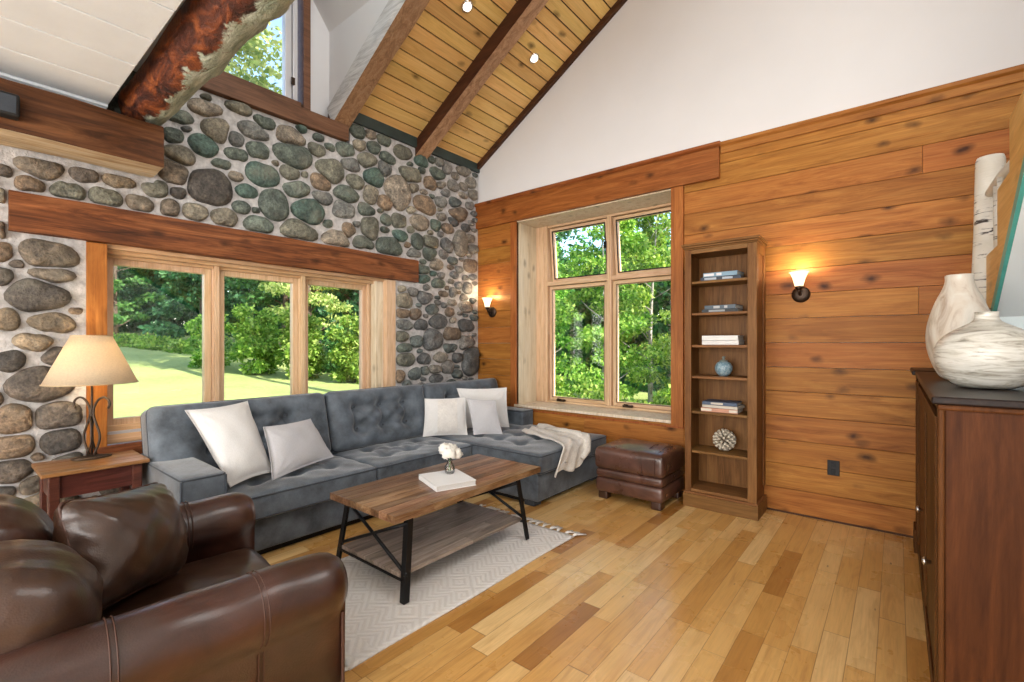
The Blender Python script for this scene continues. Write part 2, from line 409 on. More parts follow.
ROOT = {}
def obj(name, mb, mats, parent=None, local=False, bevel=0, seg=2, sub=0, auto=None):
    if not isinstance(mats, (list, tuple)): mats = [mats]
    me = bpy.data.meshes.new(name)
    vs = mb.v
    base = ROOT.get(parent.name) if parent is not None else None
    if base is not None and not local:
        inv = base.inverted(); vs = [tuple(inv @ Vector(p)) for p in vs]
    me.from_pydata(vs, [], mb.f)
    me.polygons.foreach_set('material_index', mb.m)
    me.polygons.foreach_set('use_smooth', mb.sm)
    at = me.attributes.new('rnd', 'FLOAT', 'FACE'); at.data.foreach_set('value', mb.r)
    if any(c is not None for c in mb.c):
        ac = me.attributes.new('col', 'FLOAT_COLOR', 'FACE')
        ac.data.foreach_set('color', [x for c in mb.c for x in (*(c or (.5,.5,.5)), 1.)])
    for m in mats: me.materials.append(M[m] if isinstance(m, str) else m)
    me.update()
    o = bpy.data.objects.new(name, me); COL.objects.link(o)
    if parent is not None:
        o.parent = parent; ROOT[o.name] = base if base is not None else Matrix()
    if bevel:
        b = o.modifiers.new('bevel', 'BEVEL'); b.width = bevel; b.segments = seg; b.limit_method = 'ANGLE'; b.angle_limit = R(40)
    if sub:
        b = o.modifiers.new('sub', 'SUBSURF'); b.levels = sub; b.render_levels = sub
    return o
def tag(o, label=None, cat=None, group=None, kind=None):
    if label: o['label'] = label
    if cat: o['category'] = cat
    if group: o['group'] = group
    if kind: o['kind'] = kind
    return o
def thing(name, label, cat, loc=(0,0,0), rz=0, group=None, kind='thing'):
    o = bpy.data.objects.new(name, None); COL.objects.link(o); o.empty_display_size = .1
    o.location = loc; o.rotation_euler = (0, 0, R(rz)); ROOT[o.name] = T(loc, 0, 0, rz)
    return tag(o, label, cat, group, kind)
def struct(name, mb, mats, label, cat, parent=None, **k):
    o = obj(name, mb, mats, parent, **k)
    if parent is None: tag(o, label, cat, None, 'structure')
    return o
def copy_thing(t, loc, rz=None, label=None, scale=None):
    r = t.copy(); COL.objects.link(r); r.location = loc
    if rz is not None: r.rotation_euler = (0, 0, R(rz))
    if scale: r.scale = scale if isinstance(scale, (tuple, list)) else (scale,)*3
    if label: r['label'] = label
    for ch in list(t.children):
        c = ch.copy(); COL.objects.link(c); c.parent = r
        for gch in list(ch.children):
            d = gch.copy(); COL.objects.link(d); d.parent = c
    return r

# ------------------------------------------------------------------ the room
FRONT, RIGHT = -8.0, 5.05
RS = .604                                   # roof slope
mb = MB(); mb.box((-.35, FRONT, -.12), (RIGHT, .5, 0), 0, .5)
struct('floor', mb, 'floor', 'honey maple strip floor of the living room', 'floor')

# stone wall: mortar slab with its openings, field stones bedded in it
STONES = [(-3.79,1.86,0.113,0.073),(-3.78,1.74,0.122,0.039),(-3.83,1.61,0.136,0.078),(-3.77,1.45,0.093,0.053),(-3.84,1.33,0.151,0.044),(-3.94,1.22,0.054,0.054),(-3.74,1.24,0.082,0.052),(-3.82,1.08,0.153,0.089),(-3.93,0.88,0.070,0.081),(-3.74,0.88,0.091,0.074),(-3.73,0.72,0.078,0.071),(-3.93,0.72,0.078,0.065),(-3.93,0.58,0.074,0.065),(-3.98,1.85,0.042,0.053),(-3.98,1.71,0.045,0.048),(-3.96,1.46,0.053,0.054),(-3.86,0.48,0.048,0.049),(-3.86,2.27,0.060,0.039),(-3.70,2.27,0.079,0.046),(-3.52,2.27,0.078,0.054),(-3.34,2.27,0.068,0.051),(-3.17,2.28,0.051,0.059),(-3.01,2.29,0.074,0.054),(-3.98,2.17,0.030,0.037),(-3.98,1.97,0.019,0.048),(-3.82,2.37,0.107,0.050),(-3.62,2.40,0.074,0.047),(-3.46,2.41,0.090,0.049),(-2.95,3.07,0.182,0.052),(-3.11,2.95,0.096,0.042),(-2.88,2.94,0.084,0.079),(-3.15,2.80,0.060,0.049),(-2.96,2.79,0.097,0.065),(-2.74,2.91,0.055,0.050),(-2.73,2.80,0.096,0.040),(-2.58,2.88,0.083,0.056),(-3.11,2.68,0.103,0.060),(-2.85,2.69,0.149,0.030),(-2.74,2.62,0.052,0.032),(-2.92,2.49,0.131,0.118),(-2.54,2.69,0.122,0.085),(-2.66,2.53,0.089,0.044),(-2.32,2.77,0.082,0.055),(-2.29,2.92,0.167,0.095),(-2.61,3.02,0.146,0.055),(-2.54,3.12,0.113,0.038),(-2.71,3.18,0.123,0.051),(-2.31,3.08,0.124,0.067),(-2.38,3.20,0.084,0.039),(-2.22,3.19,0.051,0.040),(-2.45,2.47,0.113,0.111),(-2.26,2.64,0.115,0.063),(-2.16,2.48,0.142,0.097),(-2.24,2.29,0.159,0.080),(-2.57,2.28,0.102,0.065),(-2.70,2.39,0.062,0.046),(-2.82,2.28,0.087,0.067),(-3.12,2.40,0.049,0.033),(-3.15,2.54,0.086,0.069),(-3.25,2.40,0.069,0.056),(-1.80,3.13,0.090,0.062),(-1.65,3.22,0.066,0.047),(-1.67,3.35,0.072,0.065),(-1.53,3.37,0.058,0.043),(-1.38,3.38,0.079,0.064),(-1.49,3.25,0.081,0.053),(-1.35,3.19,0.107,0.049),(-1.14,3.31,0.105,0.066),(-1.75,3.01,0.101,0.058),(-1.57,3.10,0.114,0.066),(-1.37,3.08,0.073,0.074),(-1.96,2.89,0.137,0.089),(-2.04,2.76,0.092,0.061),(-1.70,2.86,0.087,0.058),(-1.49,2.96,0.111,0.092),(-1.79,2.72,0.132,0.069),(-1.21,2.88,0.161,0.146),(-1.04,3.10,0.162,0.070),(-2.03,2.63,0.097,0.048),(-1.52,2.78,0.076,0.091),(-1.37,2.74,0.085,0.069),(-0.85,2.84,0.154,0.085),(-1.01,2.98,0.061,0.047),(-1.82,2.57,0.099,0.068),(-1.58,2.62,0.091,0.052),(-1.54,2.45,0.086,0.096),(-1.35,2.57,0.062,0.049),(-1.20,2.59,0.084,0.066),(-0.93,2.63,0.158,0.071),(-1.89,2.29,0.140,0.067),(-1.61,2.30,0.118,0.052),(-1.31,2.31,0.149,0.080),(-1.77,2.39,0.066,0.057),(-1.18,2.44,0.107,0.051),(-0.95,2.42,0.077,0.079),(-1.00,2.29,0.110,0.039),(-0.77,2.44,0.103,0.067),(-0.66,3.22,0.137,0.055),(-0.78,3.09,0.081,0.065),(-0.61,3.11,0.069,0.039),(-0.43,3.15,0.081,0.051),(-0.26,3.39,0.128,0.073),(-0.14,3.26,0.088,0.059),(-0.40,2.96,0.090,0.052),(-0.36,2.84,0.187,0.072),(-0.55,3.04,0.086,0.039),(-0.26,3.08,0.085,0.029),(-0.70,2.64,0.067,0.054),(-0.51,2.64,0.099,0.050),(-0.42,2.73,0.102,0.037),(-0.31,2.50,0.105,0.130),(-0.53,2.44,0.079,0.078),(-0.14,2.26,0.097,0.074),(-0.14,2.59,0.062,0.047),(-0.78,2.31,0.092,0.067),(-0.57,2.34,0.059,0.050),(-0.44,2.28,0.069,0.042),(-0.69,2.21,0.094,0.054),(-0.88,2.12,0.089,0.053),(-0.87,2.03,0.100,0.048),(-0.65,2.00,0.099,0.049),(-0.41,2.12,0.057,0.037),(-0.10,3.13,0.071,0.053),(-0.63,3.38,0.069,0.060),(-0.53,3.34,0.071,0.070),(-1.13,1.77,0.112,0.073),(-1.14,1.64,0.081,0.045),(-0.98,1.64,0.077,0.051),(-1.13,1.52,0.112,0.050),(-0.90,1.53,0.094,0.052),(-0.66,1.57,0.142,0.073),(-0.75,1.70,0.148,0.048),(-0.86,1.82,0.134,0.057),(-1.01,1.87,0.066,0.042),(-0.59,1.89,0.083,0.030),(-1.16,1.40,0.081,0.054),(-1.12,1.28,0.095,0.045),(-1.11,1.16,0.124,0.061),(-0.73,1.37,0.139,0.097),(-0.44,1.44,0.162,0.063),(-0.48,1.27,0.161,0.045),(-0.61,1.17,0.155,0.049),(-0.86,1.16,0.089,0.052),(-0.98,1.00,0.086,0.056),(-1.18,0.99,0.058,0.056),(-0.70,1.04,0.087,0.044),(-0.52,1.06,0.092,0.070),(-0.85,1.03,0.058,0.043),(-0.22,1.54,0.146,0.065),(-0.23,1.76,0.122,0.057),(-0.43,1.92,0.054,0.051),(-0.20,1.33,0.124,0.083),(-0.14,1.13,0.118,0.184),(-0.37,1.16,0.073,0.051),(-0.37,0.97,0.092,0.046)]
W1 = (-3.614, -1.236, .60, 1.99)            # window opening y0 y1 z0 z1
LN = (-3.952, -.964, 1.97, 2.21)
BM = (-8.0, -3.27, 2.44, 2.76)
mb = MB()
t0, t1 = -.42, 0
ZT = 3.42
mb.box((t0, FRONT, 0), (t1, W1[0], ZT)); mb.box((t0, W1[1], 0), (t1, 0.02, ZT))
mb.box((t0, W1[0], 0), (t1, W1[1], W1[2])); mb.box((t0, W1[0], W1[3]), (t1, W1[1], 3.2))
mb.box((t0, -1.75, 3.19), (t1, W1[1], ZT))
def stones():
    rng = random.Random(11)
    S = [list(s) for s in STONES]
    def free(y, z):
        if y < -3.26 and 2.43 < z < 2.76: return False
        if z < .06 or z > (3.40 if y > -1.72 else 3.19) or y > -.03 or y < -5.4: return False
        for (a, b, c, d) in (W1, LN, BM):
            if a-.02 < y < b+.02 and c-.02 < z < d+.02: return False
        return True
    S = [[s[0], s[1], s[2]*1.13, s[3]*1.15] for s in S if free(s[0], s[1])]
    for r0, tries in ((.16, 500), (.125, 1200), (.10, 2200), (.08, 3500), (.06, 6000), (.045, 9000), (.033, 9000)):
        for _ in range(tries):
            y, z = rng.uniform(-5.4, -.03), rng.uniform(.06, 3.4)
            if not free(y, z): continue
            if y > -1.2 and r0 > .095: continue
            a = r0*rng.uniform(1.0, 1.35); b = r0*rng.uniform(.62, .85)
            if not (free(y-a*.8, z) and free(y+a*.8, z) and free(y, z-b*.8) and free(y, z+b*.8)): continue
            ok = True
            for s in S:
                dy, dz = y-s[0], z-s[1]
                if ((dy/(s[2]*.97+a*.95+.004))**2 + (dz/(s[3]*.97+b*.95+.004))**2) < 1: ok = False; break
            if ok: S.append([y, z, a, b])
    pal_l = [((.175,.125,.085), 3), ((.115,.095,.08), 3), ((.07,.062,.056), 3), ((.21,.165,.115), 2), ((.14,.115,.09), 2)]
    pal_u = [((.105,.13,.112), 4), ((.15,.15,.12), 4), ((.21,.19,.15), 3), ((.085,.105,.092), 3), ((.07,.115,.10), 1.6), ((.25,.215,.175), 2), ((.20,.145,.10), 1), ((.16,.165,.16), 3)]
    pal_r = [((.13,.135,.14), 4), ((.17,.165,.16), 4), ((.09,.095,.10), 3), ((.10,.12,.12), 3), ((.16,.12,.09), 2), ((.21,.19,.165), 2)]
    def pick(p):
        t = rng.uniform(0, sum(w for _, w in p))
        for c, w in p:
            t -= w
            if t <= 0: return c
        return p[-1][0]
    NA = 26
    for i, (y, z, a, b) in enumerate(S):
        nb = [s for j, s in enumerate(S) if j != i and abs(s[0]-y) < .6 and abs(s[1]-z) < .5]
        ex = rng.uniform(2.0, 3.4); ph = [rng.uniform(0, 6.28) for _ in range(4)]; tl = rng.uniform(-.12, .12)
        rad = []
        for k in range(NA):
            th = 2*math.pi*k/NA; c_, s_ = math.cos(th), math.sin(th)
            r = (abs(c_*math.cos(tl)/a)**ex + abs((s_+.0)/b)**ex)**(-1/ex)
            r *= 1.04 + .07*math.sin(2*th+ph[0]) + .065*math.sin(3*th+ph[1]) + .04*math.sin(5*th+ph[2])
            # keep clear of the neighbours
            for s in nb:
                dy, dz = s[0]-y, s[1]-z
                my, mz = (a+b)/2, 0
                w1 = (a*b)**.5; w2 = (s[2]*s[3])**.5
                d = math.hypot(dy, dz); pr = (c_*dy+s_*dz)/d
                e1 = 1/math.hypot(dy/d/a, dz/d/b); e2 = 1/math.hypot(dy/d/s[2], dz/d/s[3])
                lim = d*e1/(e1+e2) - .006
                if pr > .05: r = min(r, lim/pr)
            for (A, B, Cc, Dd) in (W1, LN, BM):
                for t in (1., .8):
                    yy, zz = y+c_*r*t, z+s_*r*t
                    while A-.012 < yy < B+.012 and Cc-.012 < zz < Dd+.012 and r > .01:
                        r *= .93; yy, zz = y+c_*r*t, z+s_*r*t
            top = (3.40 if y > -1.72 else 3.195)
            if z+s_*r > top: r = max(.01, (top-z)/s_)
            if y+c_*r > -.012: r = max(.01, (-.012-y)/c_)
            rad.append(r)
        rad = [(rad[k-1] + 2*rad[k] + rad[(k+1) % NA])/4 for k in range(NA)]
        hgt = min(.075, .30*(a*b)**.5 + .026)*rng.uniform(.8, 1.15)
        rings = [(1.0, -.012), (1.0, .10), (.955, .42), (.86, .70), (.68, .88), (.40, .98)]
        vs = []; tx, tz = rng.uniform(-.18, .18), rng.uniform(-.18, .18)
        for t, h in rings:
            for k in range(NA):
                th = 2*math.pi*k/NA; yy = math.cos(th)*rad[k]*t; zz = math.sin(th)*rad[k]*t
                hh = h*hgt*(1 + tx*math.cos(th)*t + tz*math.sin(th)*t) + (.006*math.sin(yy*60+ph[0])*math.sin(zz*70+ph[1]) if h > .3 else 0)
                vs.append((max(hh, -.01), y+yy, z+zz))
        vs.append((hgt, y, z)); K = len(rings)
        fs = [(r_*NA+k, r_*NA+(k+1) % NA, (r_+1)*NA+(k+1) % NA, (r_+1)*NA+k) for r_ in range(K-1) for k in range(NA)]
        fs += [((K-1)*NA+k, (K-1)*NA+(k+1) % NA, K*NA) for k in range(NA)]
        if y < -3.55 and z < 2.0: c = pick(pal_l)
        elif y < -2.75 and z < 2.6: c = pick(pal_l + pal_u[1:3])
        elif y > -.62 or (y > -1.1 and z < 1.9): c = pick(pal_r)
        else: c = pick(pal_u)
        f = rng.uniform(.85, 1.2)
        mb.add(vs, fs, 1, None, True, None, tuple(x*f for x in c))
stones()
struct('wall_left', mb, ['mortar', 'stone'], 'field stone wall set in pale mortar behind the grey sofa', 'wall')

# panelled wall with plaster gable above
W2 = (.614, 2.58, .632, 2.715)
mb = MB()
def planks(mb, x0, x1, z0, z1, joints=(), step=.19):
    k = 0; rng = random.Random(5)
    z = 0
    while z < z1-1e-4:
        a, b = max(z, z0), min(z+step, z1)
        if b-a > .02:
            js = sorted([j for (kk, j) in joints if kk == round(z/step) and x0+.1 < j < x1-.1])
            xs = [x0] + js + [x1]
            for p, q in zip(xs[:-1], xs[1:]):
                mb.box((p+.0008, -.004+rng.uniform(-.0015, .0015), a+.0015), (q-.0008, .03, b-.0015), 0, rng.random())
        z += step
JT = [(13, 4.12), (8, 4.10), (2, 1.5), (5, 2.85)]
planks(mb, 0.0, .53, 0, 3.02, JT); planks(mb, 2.52, RIGHT, 0, 3.02, JT); planks(mb, .53, 2.52, 0, .60, JT)
planks(mb, .53, 2.52, 2.74, 3.02, JT)
for a, b in (((-.4, .03, 0), (W2[0]-.02, .46, 3.03)), ((W2[1]+.02, .03, 0), (RIGHT+.1, .46, 3.03)), ((W2[0]-.02, .03, 0), (W2[1]+.02, .46, W2[2]-.03)), ((W2[0]-.02, .03, W2[3]+.02), (W2[1]+.02, .46, 3.03))):
    mb.box(a, b, 1)
gx = 4.6
mb.prism([(-.4, 3.02), (RIGHT+.1, 3.02), (RIGHT+.1, 3.44+RS*gx+.4), (gx, 3.44+RS*gx+.4), (-.4, 3.44-.1)], 'y', .0, .2, 1)
struct('wall_back', mb, ['panel', 'plaster'], 'cedar plank wall with white plaster gable above', 'wall', bevel=.0015, seg=1)

mb = MB(); mb.box((RIGHT, FRONT, 0), (RIGHT+.15, .5, 7)); struct('wall_right', mb, 'plaster', 'white wall behind the dresser and the stairs', 'wall')
mb = MB(); mb.box((-.42, FRONT-.15, 0), (RIGHT+.15, FRONT, 7)); struct('wall_front', mb, 'plaster', 'white wall closing the room behind the viewer', 'wall')

# roof: pine boards on dark rafters, one mesh of boards
mb = MB(); ca = math.atan(RS); L = 5.7; step = .125
Mr = Matrix.Translation((0, 0, 3.50)) @ Matrix.Rotation(-ca, 4, 'Y')
n = int(L/step)
for i in range(n):
    mb.box((i*step+.006, -1.86, 0), ((i+1)*step-.006, 0.0, .025), 0, random.random(), Mr)
    mb.box((i*step+.0, -1.86, .022), ((i+1)*step, 0.0, .04), 1, .5, Mr)
mb.box((-.9, -1.86, .04), (L, .5, .16), 1, .5, Mr)
mb.box((2.2, FRONT, .0), (L, -1.86, .16), 1, .5, Mr)
mb.box((4.3, FRONT, 6.30), (RIGHT+.2, .5, 6.45), 2)
mb.box((-.8, FRONT, 5.05), (2.3, -1.86, 5.2), 2)
struct('ceiling', mb, ['ceilboard', 'rake', 'plaster'], 'sloping pine board ceiling between dark rafters', 'ceiling')

# loft floor seen from below
mb = MB(); x = .17
mb.box((.0, FRONT, 2.80), (.168, -3.535, 2.86))
while x < RIGHT:
    mb.box((x+.005, FRONT, 2.815), (min(x+.325, RIGHT)-.005, -3.535, 2.86), 0, random.random()); x += .325
mb.box((0, -3.54, 2.86), (RIGHT, FRONT, 2.93)); mb.box((0, -3.60, 2.93), (RIGHT, -3.54, 3.14)); mb.box((0, -3.60, 3.14), (RIGHT, -3.28, 3.18)); mb.box((.0, FRONT, 2.75), (.14, -3.54, 2.80))
struct('ceiling_loft', mb, 'loftwhite', 'white painted plank underside of the loft', 'ceiling', bevel=.004, seg=1)

# beams
M['raw_litface'] = wood('raw_lit_underside', (.30, .17, .075), (.52, .40, .26), (.66, .58, .45), 'Y', .7, .8, .3, .05, .5)  # pale raw timber, with window light on the underside put into its colour
def rough_box(a, b, axis, n=26, amp=.006, seed=1, mi=0):
    """hewn timber: a long box with gently wandering faces"""
    rng = random.Random(seed); a = Vector(a); b = Vector(b); ax = 'xyz'.index(axis)
    o = [i for i in range(3) if i != ax]; vs = []; P = 16
    ph = [[rng.uniform(0, 6.28) for _ in range(3)] for _ in range(P)]
    for i in range(n+1):
        t = i/n
        ring = []
        for k in range(P):
            s, e = divmod(k, 4); e /= 4
            u, v = [(e, 0), (1, e), (1-e, 1), (0, 1-e)][s]
            d = amp*(math.sin(t*9+ph[k][0]) + .6*math.sin(t*23+ph[k][1]) + .5*math.sin(t*51+ph[k][2]))*.6
            p = [0, 0, 0]; p[ax] = a[ax] + (b[ax]-a[ax])*t
            uu = .02 + .96*u if k % 4 == 0 else u; vv = .02 + .96*v if k % 4 == 0 else v
            p[o[0]] = a[o[0]] + (b[o[0]]-a[o[0]])*uu + d*(2*u-1)
            p[o[1]] = a[o[1]] + (b[o[1]]-a[o[1]])*vv + d*(2*v-1)
            ring.append(tuple(p))
        vs += ring
    fs = [(i*P+k, i*P+(k+1) % P, (i+1)*P+(k+1) % P, (i+1)*P+k) for i in range(n) for k in range(P)]
    fs += [tuple(range(P-1, -1, -1)), tuple(n*P+k for k in range(P))]
    return vs, fs
mb = MB(); v, f = rough_box((0.012, -7.9, 2.455), (.325, -3.285, 2.735), 'y', 60, .006, 3); mb.add(v, f)
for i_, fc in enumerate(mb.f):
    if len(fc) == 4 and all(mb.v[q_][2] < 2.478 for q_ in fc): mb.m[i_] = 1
t = thing('timber_beam', 'dark hewn timber beam along the stone wall under the log', 'beam', (.16, -3.9, 2.455))
obj('timber', mb, ['beam', 'raw_litface'], t)
def log(a, b, r0, r1, n=90, k=28, seed=2):
    rng = random.Random(seed); a = Vector(a); b = Vector(b); vs = []; fs = []
    ph = [rng.uniform(0, 6.28) for _ in range(9)]
    bumps = [(rng.random(), rng.uniform(0, 6.28), rng.uniform(.008, .022), .02) for _ in range(46)]
    for i in range(n+1):
        t = i/n; c = a.lerp(b, t); r = r0+(r1-r0)*t
        c = c + Vector((0, .012*math.sin(t*7+ph[0]), .012*math.sin(t*5+ph[1])))
        for j in range(k):
            th = 2*math.pi*j/k
            rr = r*(1 + .05*math.sin(2*th+ph[2]+t*2) + .03*math.sin(3*th+ph[3]-t*4) + .018*math.sin(7*th+ph[4]+t*11) + .02*math.sin(t*40+th*2))
            for (bt, bth, bh, bw) in bumps:
                dx = (t-bt)*(b-a).length/(.055); da = (th-bth+math.pi) % (2*math.pi)-math.pi; da = da*r/.05
                q = dx*dx+da*da
                if q < 8: rr += bh*math.exp(-q)
            rr *= min(1, .80+t*26) if i == 0 else 1
            vs.append((c.x, c.y+rr*math.cos(th), c.z+rr*math.sin(th)))
    fs = [(i*k+j, i*k+(j+1) % k, (i+1)*k+(j+1) % k, (i+1)*k+j) for i in range(n) for j in range(k)]
    fs += [tuple(range(k-1, -1, -1)), tuple(n*k+j for j in range(k))]
    return vs, fs
def log_mat():
    m, nt, b = new_mat('peeled_log'); g = N(nt); co = g.obj()
    f = g.noise(g.mapping(co, (1, 2.2, 2.2)), 4.5, 6, .65, .8)
    bark = g.ramp(f, [(.34, (.012, .005, .004)), (.47, (.075, .018, .008)), (.56, (.20, .05, .012)), (.64, (.33, .095, .022)), (.76, (.07, .035, .022))])
    wd = g.ramp(g.noise(g.mapping(co, (2, 8, 8)), 4, 5, .6), [(.3, (.20, .25, .18)), (.5, (.40, .45, .36)), (.7, (.60, .63, .54))])
    xyz = g.n('ShaderNodeSeparateXYZ'); g.l(co, xyz.inputs[0])
    # bark is left on the loft side and along the top of the log, the rest is peeled bare
    k = g.math('ADD', g.math('ADD', g.math('MULTIPLY', xyz.outputs[1], 6.0), g.math('MULTIPLY', xyz.outputs[2], -2.5)), g.math('MULTIPLY', g.noise(co, 4, 6, .75), 2.4))
    k = g.math('DIVIDE', k, 2.6)
    g.l(g.mix(g.ramp(k, [(.52, 0.), (.57, 1.)]), bark, wd), b.inputs['Base Color'])
    b.inputs['Roughness'].default_value = .5
    g.l(g.bump(g.math('ADD', f, g.math('MULTIPLY', g.noise(co, 22, 5, .7), .6)), .9, .03), b.inputs['Normal'])
    return m
M['log'] = log_mat()
t = thing('log_beam', 'rough round log with reddish bark crossing below the upper window', 'beam', (2.2, -3.335, 2.87))
v, f = log((.03, -3.335, 2.89), (4.98, -3.36, 2.94), .130, .15)
mb = MB(); mb.add(v, f, 0, .5, True); obj('log', mb, 'log', t)
mb = MB(); mb.rbox((.075, .13, .12), .012, (2,2,2), None, T((.33+.035, -4.0, 2.575)))
t = thing('wall_speaker', 'small dark grey box on the timber beam at the edge', 'speaker', (.33, -4.0, 2.515))
obj('housing', mb, 'blackplastic', t)
mb = MB(); mb.box((.4025, -4.05, 2.53), (.406, -3.95, 2.62)); obj('grille', mb, 'velvet_dark', t)

def rafter(name, label, y0, y1, zc, dep, mats, x0=-.0, x1=5.4, seed=4):
    Mx = Matrix.Translation((0, 0, zc)) @ Matrix.Rotation(-ca, 4, 'Y')
    v, f = rough_box((x0, y0, 0), (x1/math.cos(ca)*.95, y1, dep), 'x', 40, .004, seed)
    t = thing(name, label, 'rafter', (2.4, (y0+y1)/2, zc+RS*2.4), 0, 'roof rafters', 'structure')
    mb = MB()
    vv = [Mx @ Vector(p) for p in v]
    mb.add(vv, f)
    if len(mats) > 1:
        ym = (y0+y1)/2
        for i, fc in enumerate(mb.f):
            if len(fc) == 4 and all(mb.v[q][1] < y0+.016 for q in fc): mb.m[i] = 1
    obj('timber', mb, mats, t)
rafter('roof_rafter', 'weathered rafter in the middle of the pine ceiling', -.975, -.825, 3.33, .17, ['rafter', 'rake'])  # darker brown on the left side face puts its shade into the colour
rafter('roof_rafter', 'rafter beside the upper window, whitewashed on one side', -1.93, -1.755, 3.33, .20, ['rafter', 'whitewash'], seed=9)
mb = MB(); Mx = Matrix.Translation((0, 0, 3.435)) @ Matrix.Rotation(-ca, 4, 'Y')
mb.box((-.0, -.045, 0), (5.5, 0, .09), 0, .5, Mx)
struct('trim_1', mb, 'rake', 'dark rake board where pine ceiling meets the white gable', 'trim')
mb = MB(); mb.box((-.02, -1.755, 3.415), (.03, -.975, 3.53)); mb.box((-.02, -.825, 3.415), (.03, 0, 3.53))
struct('trim_2', mb, 'greentrim', 'dark green frieze board on top of the stone wall', 'trim')
# lintel and boards round the stone wall window
mb = MB(); v, f = rough_box((-.03, LN[0], LN[2]+.005), (.045, LN[1], LN[3]), 'y', 40, .003, 8); mb.add(v, f, 0, .6)
struct('trim_3', mb, 'lintel', 'long hewn reddish lintel above the triple window', 'trim')
mb = MB(); mb.box((-.2, W1[0], W1[2]-.0), (.012, -3.511, W1[3]-.02), 0, .8); mb.box((-.03, W1[0], .575), (.014, -1.236, .655), 1, .7)
mb.box((-.05, -1.346, W1[2]), (.012, W1[1], W1[3]-.02), 2, .3)
struct('trim_4', mb, ['casing', 'lintel', 'winwood'], 'reddish boards framing the triple window in the stone', 'trim', bevel=.003)
# header and casing of the panelled wall
mb = MB(); mb.box((0, -.045, 2.725), (2.825, .0, 2.985), 0, .5)
mb.prism([(0, 2.985), (-.05, 2.985), (-.066, 3.0), (-.066, 3.02), (-.05, 3.03), (0, 3.03)], 'x', 0, 2.835, 0, .6)
struct('trim_5', mb, 'header', 'reddish fir header over the window in the panelled wall', 'trim', bevel=.002)
mb = MB(); mb.prism([(0, 2.93), (-.02, 2.93), (-.022, 2.98), (-.04, 2.995), (-.04, 3.02), (0, 3.03)], 'x', 2.835, RIGHT, 0, .35)
struct('trim_6', mb, 'panel', 'thin cap moulding on top of the plank wall', 'trim')
mb = MB(); mb.box((2.41, -.03, .585), (2.52, .03, 2.725), 0, .9); mb.box((.53, -.018, .585), (.614, .03, 2.725), 0, .45); mb.box((.53, -.016, .565), (2.52, .03, .584), 0, .55)
struct('trim_7', mb, 'casing', 'fir casing boards round the panelled wall window', 'trim', bevel=.003)
mb = MB(); mb.box((0.0, -.012, 0), (RIGHT, 0, .012), 0, .1)
struct('baseboard_back', mb, 'rake', 'thin dark strip where plank wall meets floor', 'baseboard')

# window 1 (stone wall): three fixed lights
mb = MB(); f0, f1 = -.26, -.14
ys = [(-3.447, -2.90), (-2.76, -2.21), (-2.07, -1.51)]
zt, zb = 1.862, .806
mb.box((f0, -3.52, .64), (f1, ys[0][0]-.045, 1.99)); mb.box((f0, ys[2][1]+.045, .64), (f1, -1.40, 1.99))
for a, b in ((ys[0][1], ys[1][0]), (ys[1][1], ys[2][0])):
    mb.box((f0, a+.047, .74), (f1, b-.047, 1.95)); mb.box((f1, a+.054, .74), (f1+.03, b-.054, 1.95))
mb.box((f0, -3.52, 1.905), (f1, -1.40, 1.99), 1); mb.box((f1, -3.511, 1.925), (-.09, -1.36, 1.99), 1); mb.box((-.09, -3.511, 1.95), (-.03, -1.34, 1.99), 1)
mb.box((f0, -3.52, .64), (f1, -1.40, .765), 1); mb.box((f1, -3.511, .655), (-.07, -1.36, .715), 1)
mb.box((-.2, -1.43, .64), (-.05, -1.346, 1.98), 2); mb.box((-.24, -1.42, .655), (-.12, -1.385, 1.98), 0)
mb.box((f1-.01, -1.47, .74), (f1+.015, -1.45, 1.94), 0)
w = struct('window_1', mb, ['winwood', 'winwoody', 'reveal'], 'wide triple window onto the lawn in the stone wall', 'window', bevel=.003)
for (a, b) in ys:
    s = MB()
    for q in ((a-.045, a), (b, b+.045)): s.box((-.225, q[0], zb-.045), (-.165, q[1], zt+.045))
    s.box((-.225, a, zb-.045), (-.165, b, zb)); s.box((-.225, a, zt), (-.165, b, zt+.045))
    so = obj('sash', s, 'winwood', w, bevel=.004)
    p = MB(); p.box((-.203, a-.01, zb-.01), (-.197, b+.01, zt+.01)); obj('pane', p, 'glass', so)
p = MB()
for k in range(3): p.box((-.135+.025*k, -3.49, .715), (-.122+.025*k, -1.5, .722+.006*k))
obj('sill_track', p, 'greybar', w)

# window 2 (panelled wall)
mb = MB(); d = .42; X0, X1, Z0, Z1 = W2
mb.box((X0-.02, .0, Z0), (X0, d+.06, Z1), 0, .4); mb.box((X1, .031, Z0), (X1+.02, d+.06, Z1), 0, .6)
mb.box((X0-.02, .0, Z1), (X1, d+.06, Z1+.02), 1, .5)
mb.box((X0-.02, -.03, Z0-.028), (2.409, .0, Z0), 1, .7); mb.box((X0-.02, .0, Z0-.028), (X1+.02, d+.06, Z0), 1, .7)
w = struct('window_2', mb, ['reveal', 'reveal'], 'deep window onto the woods in the plank wall', 'window', bevel=.002)
fr = MB(); a0, a1 = d-.05, d+.05
fr.box((X0+.001, a0, Z0+.001), (.785, a1, Z1-.001)); fr.box((.765, a0-.02, Z0+.001), (.79, a0, Z1-.001)); fr.box((.69, a0-.008, Z0+.001), (.725, a0, Z1-.001))
fr.box((2.39, a0, Z0+.001), (X1-.001, a1, Z1-.001))
fr.box((1.563, a0-.012, Z0+.026), (1.617, a1, 2.69)); fr.box((1.578, a0-.024, Z0+.026), (1.602, a0-.012, 2.69))
fr.box((.785, a0-.003, Z0+.001), (2.39, a1, Z0+.025), 1); fr.box((.785, a0-.003, 2.69), (2.39, a1, Z1-.001), 1)
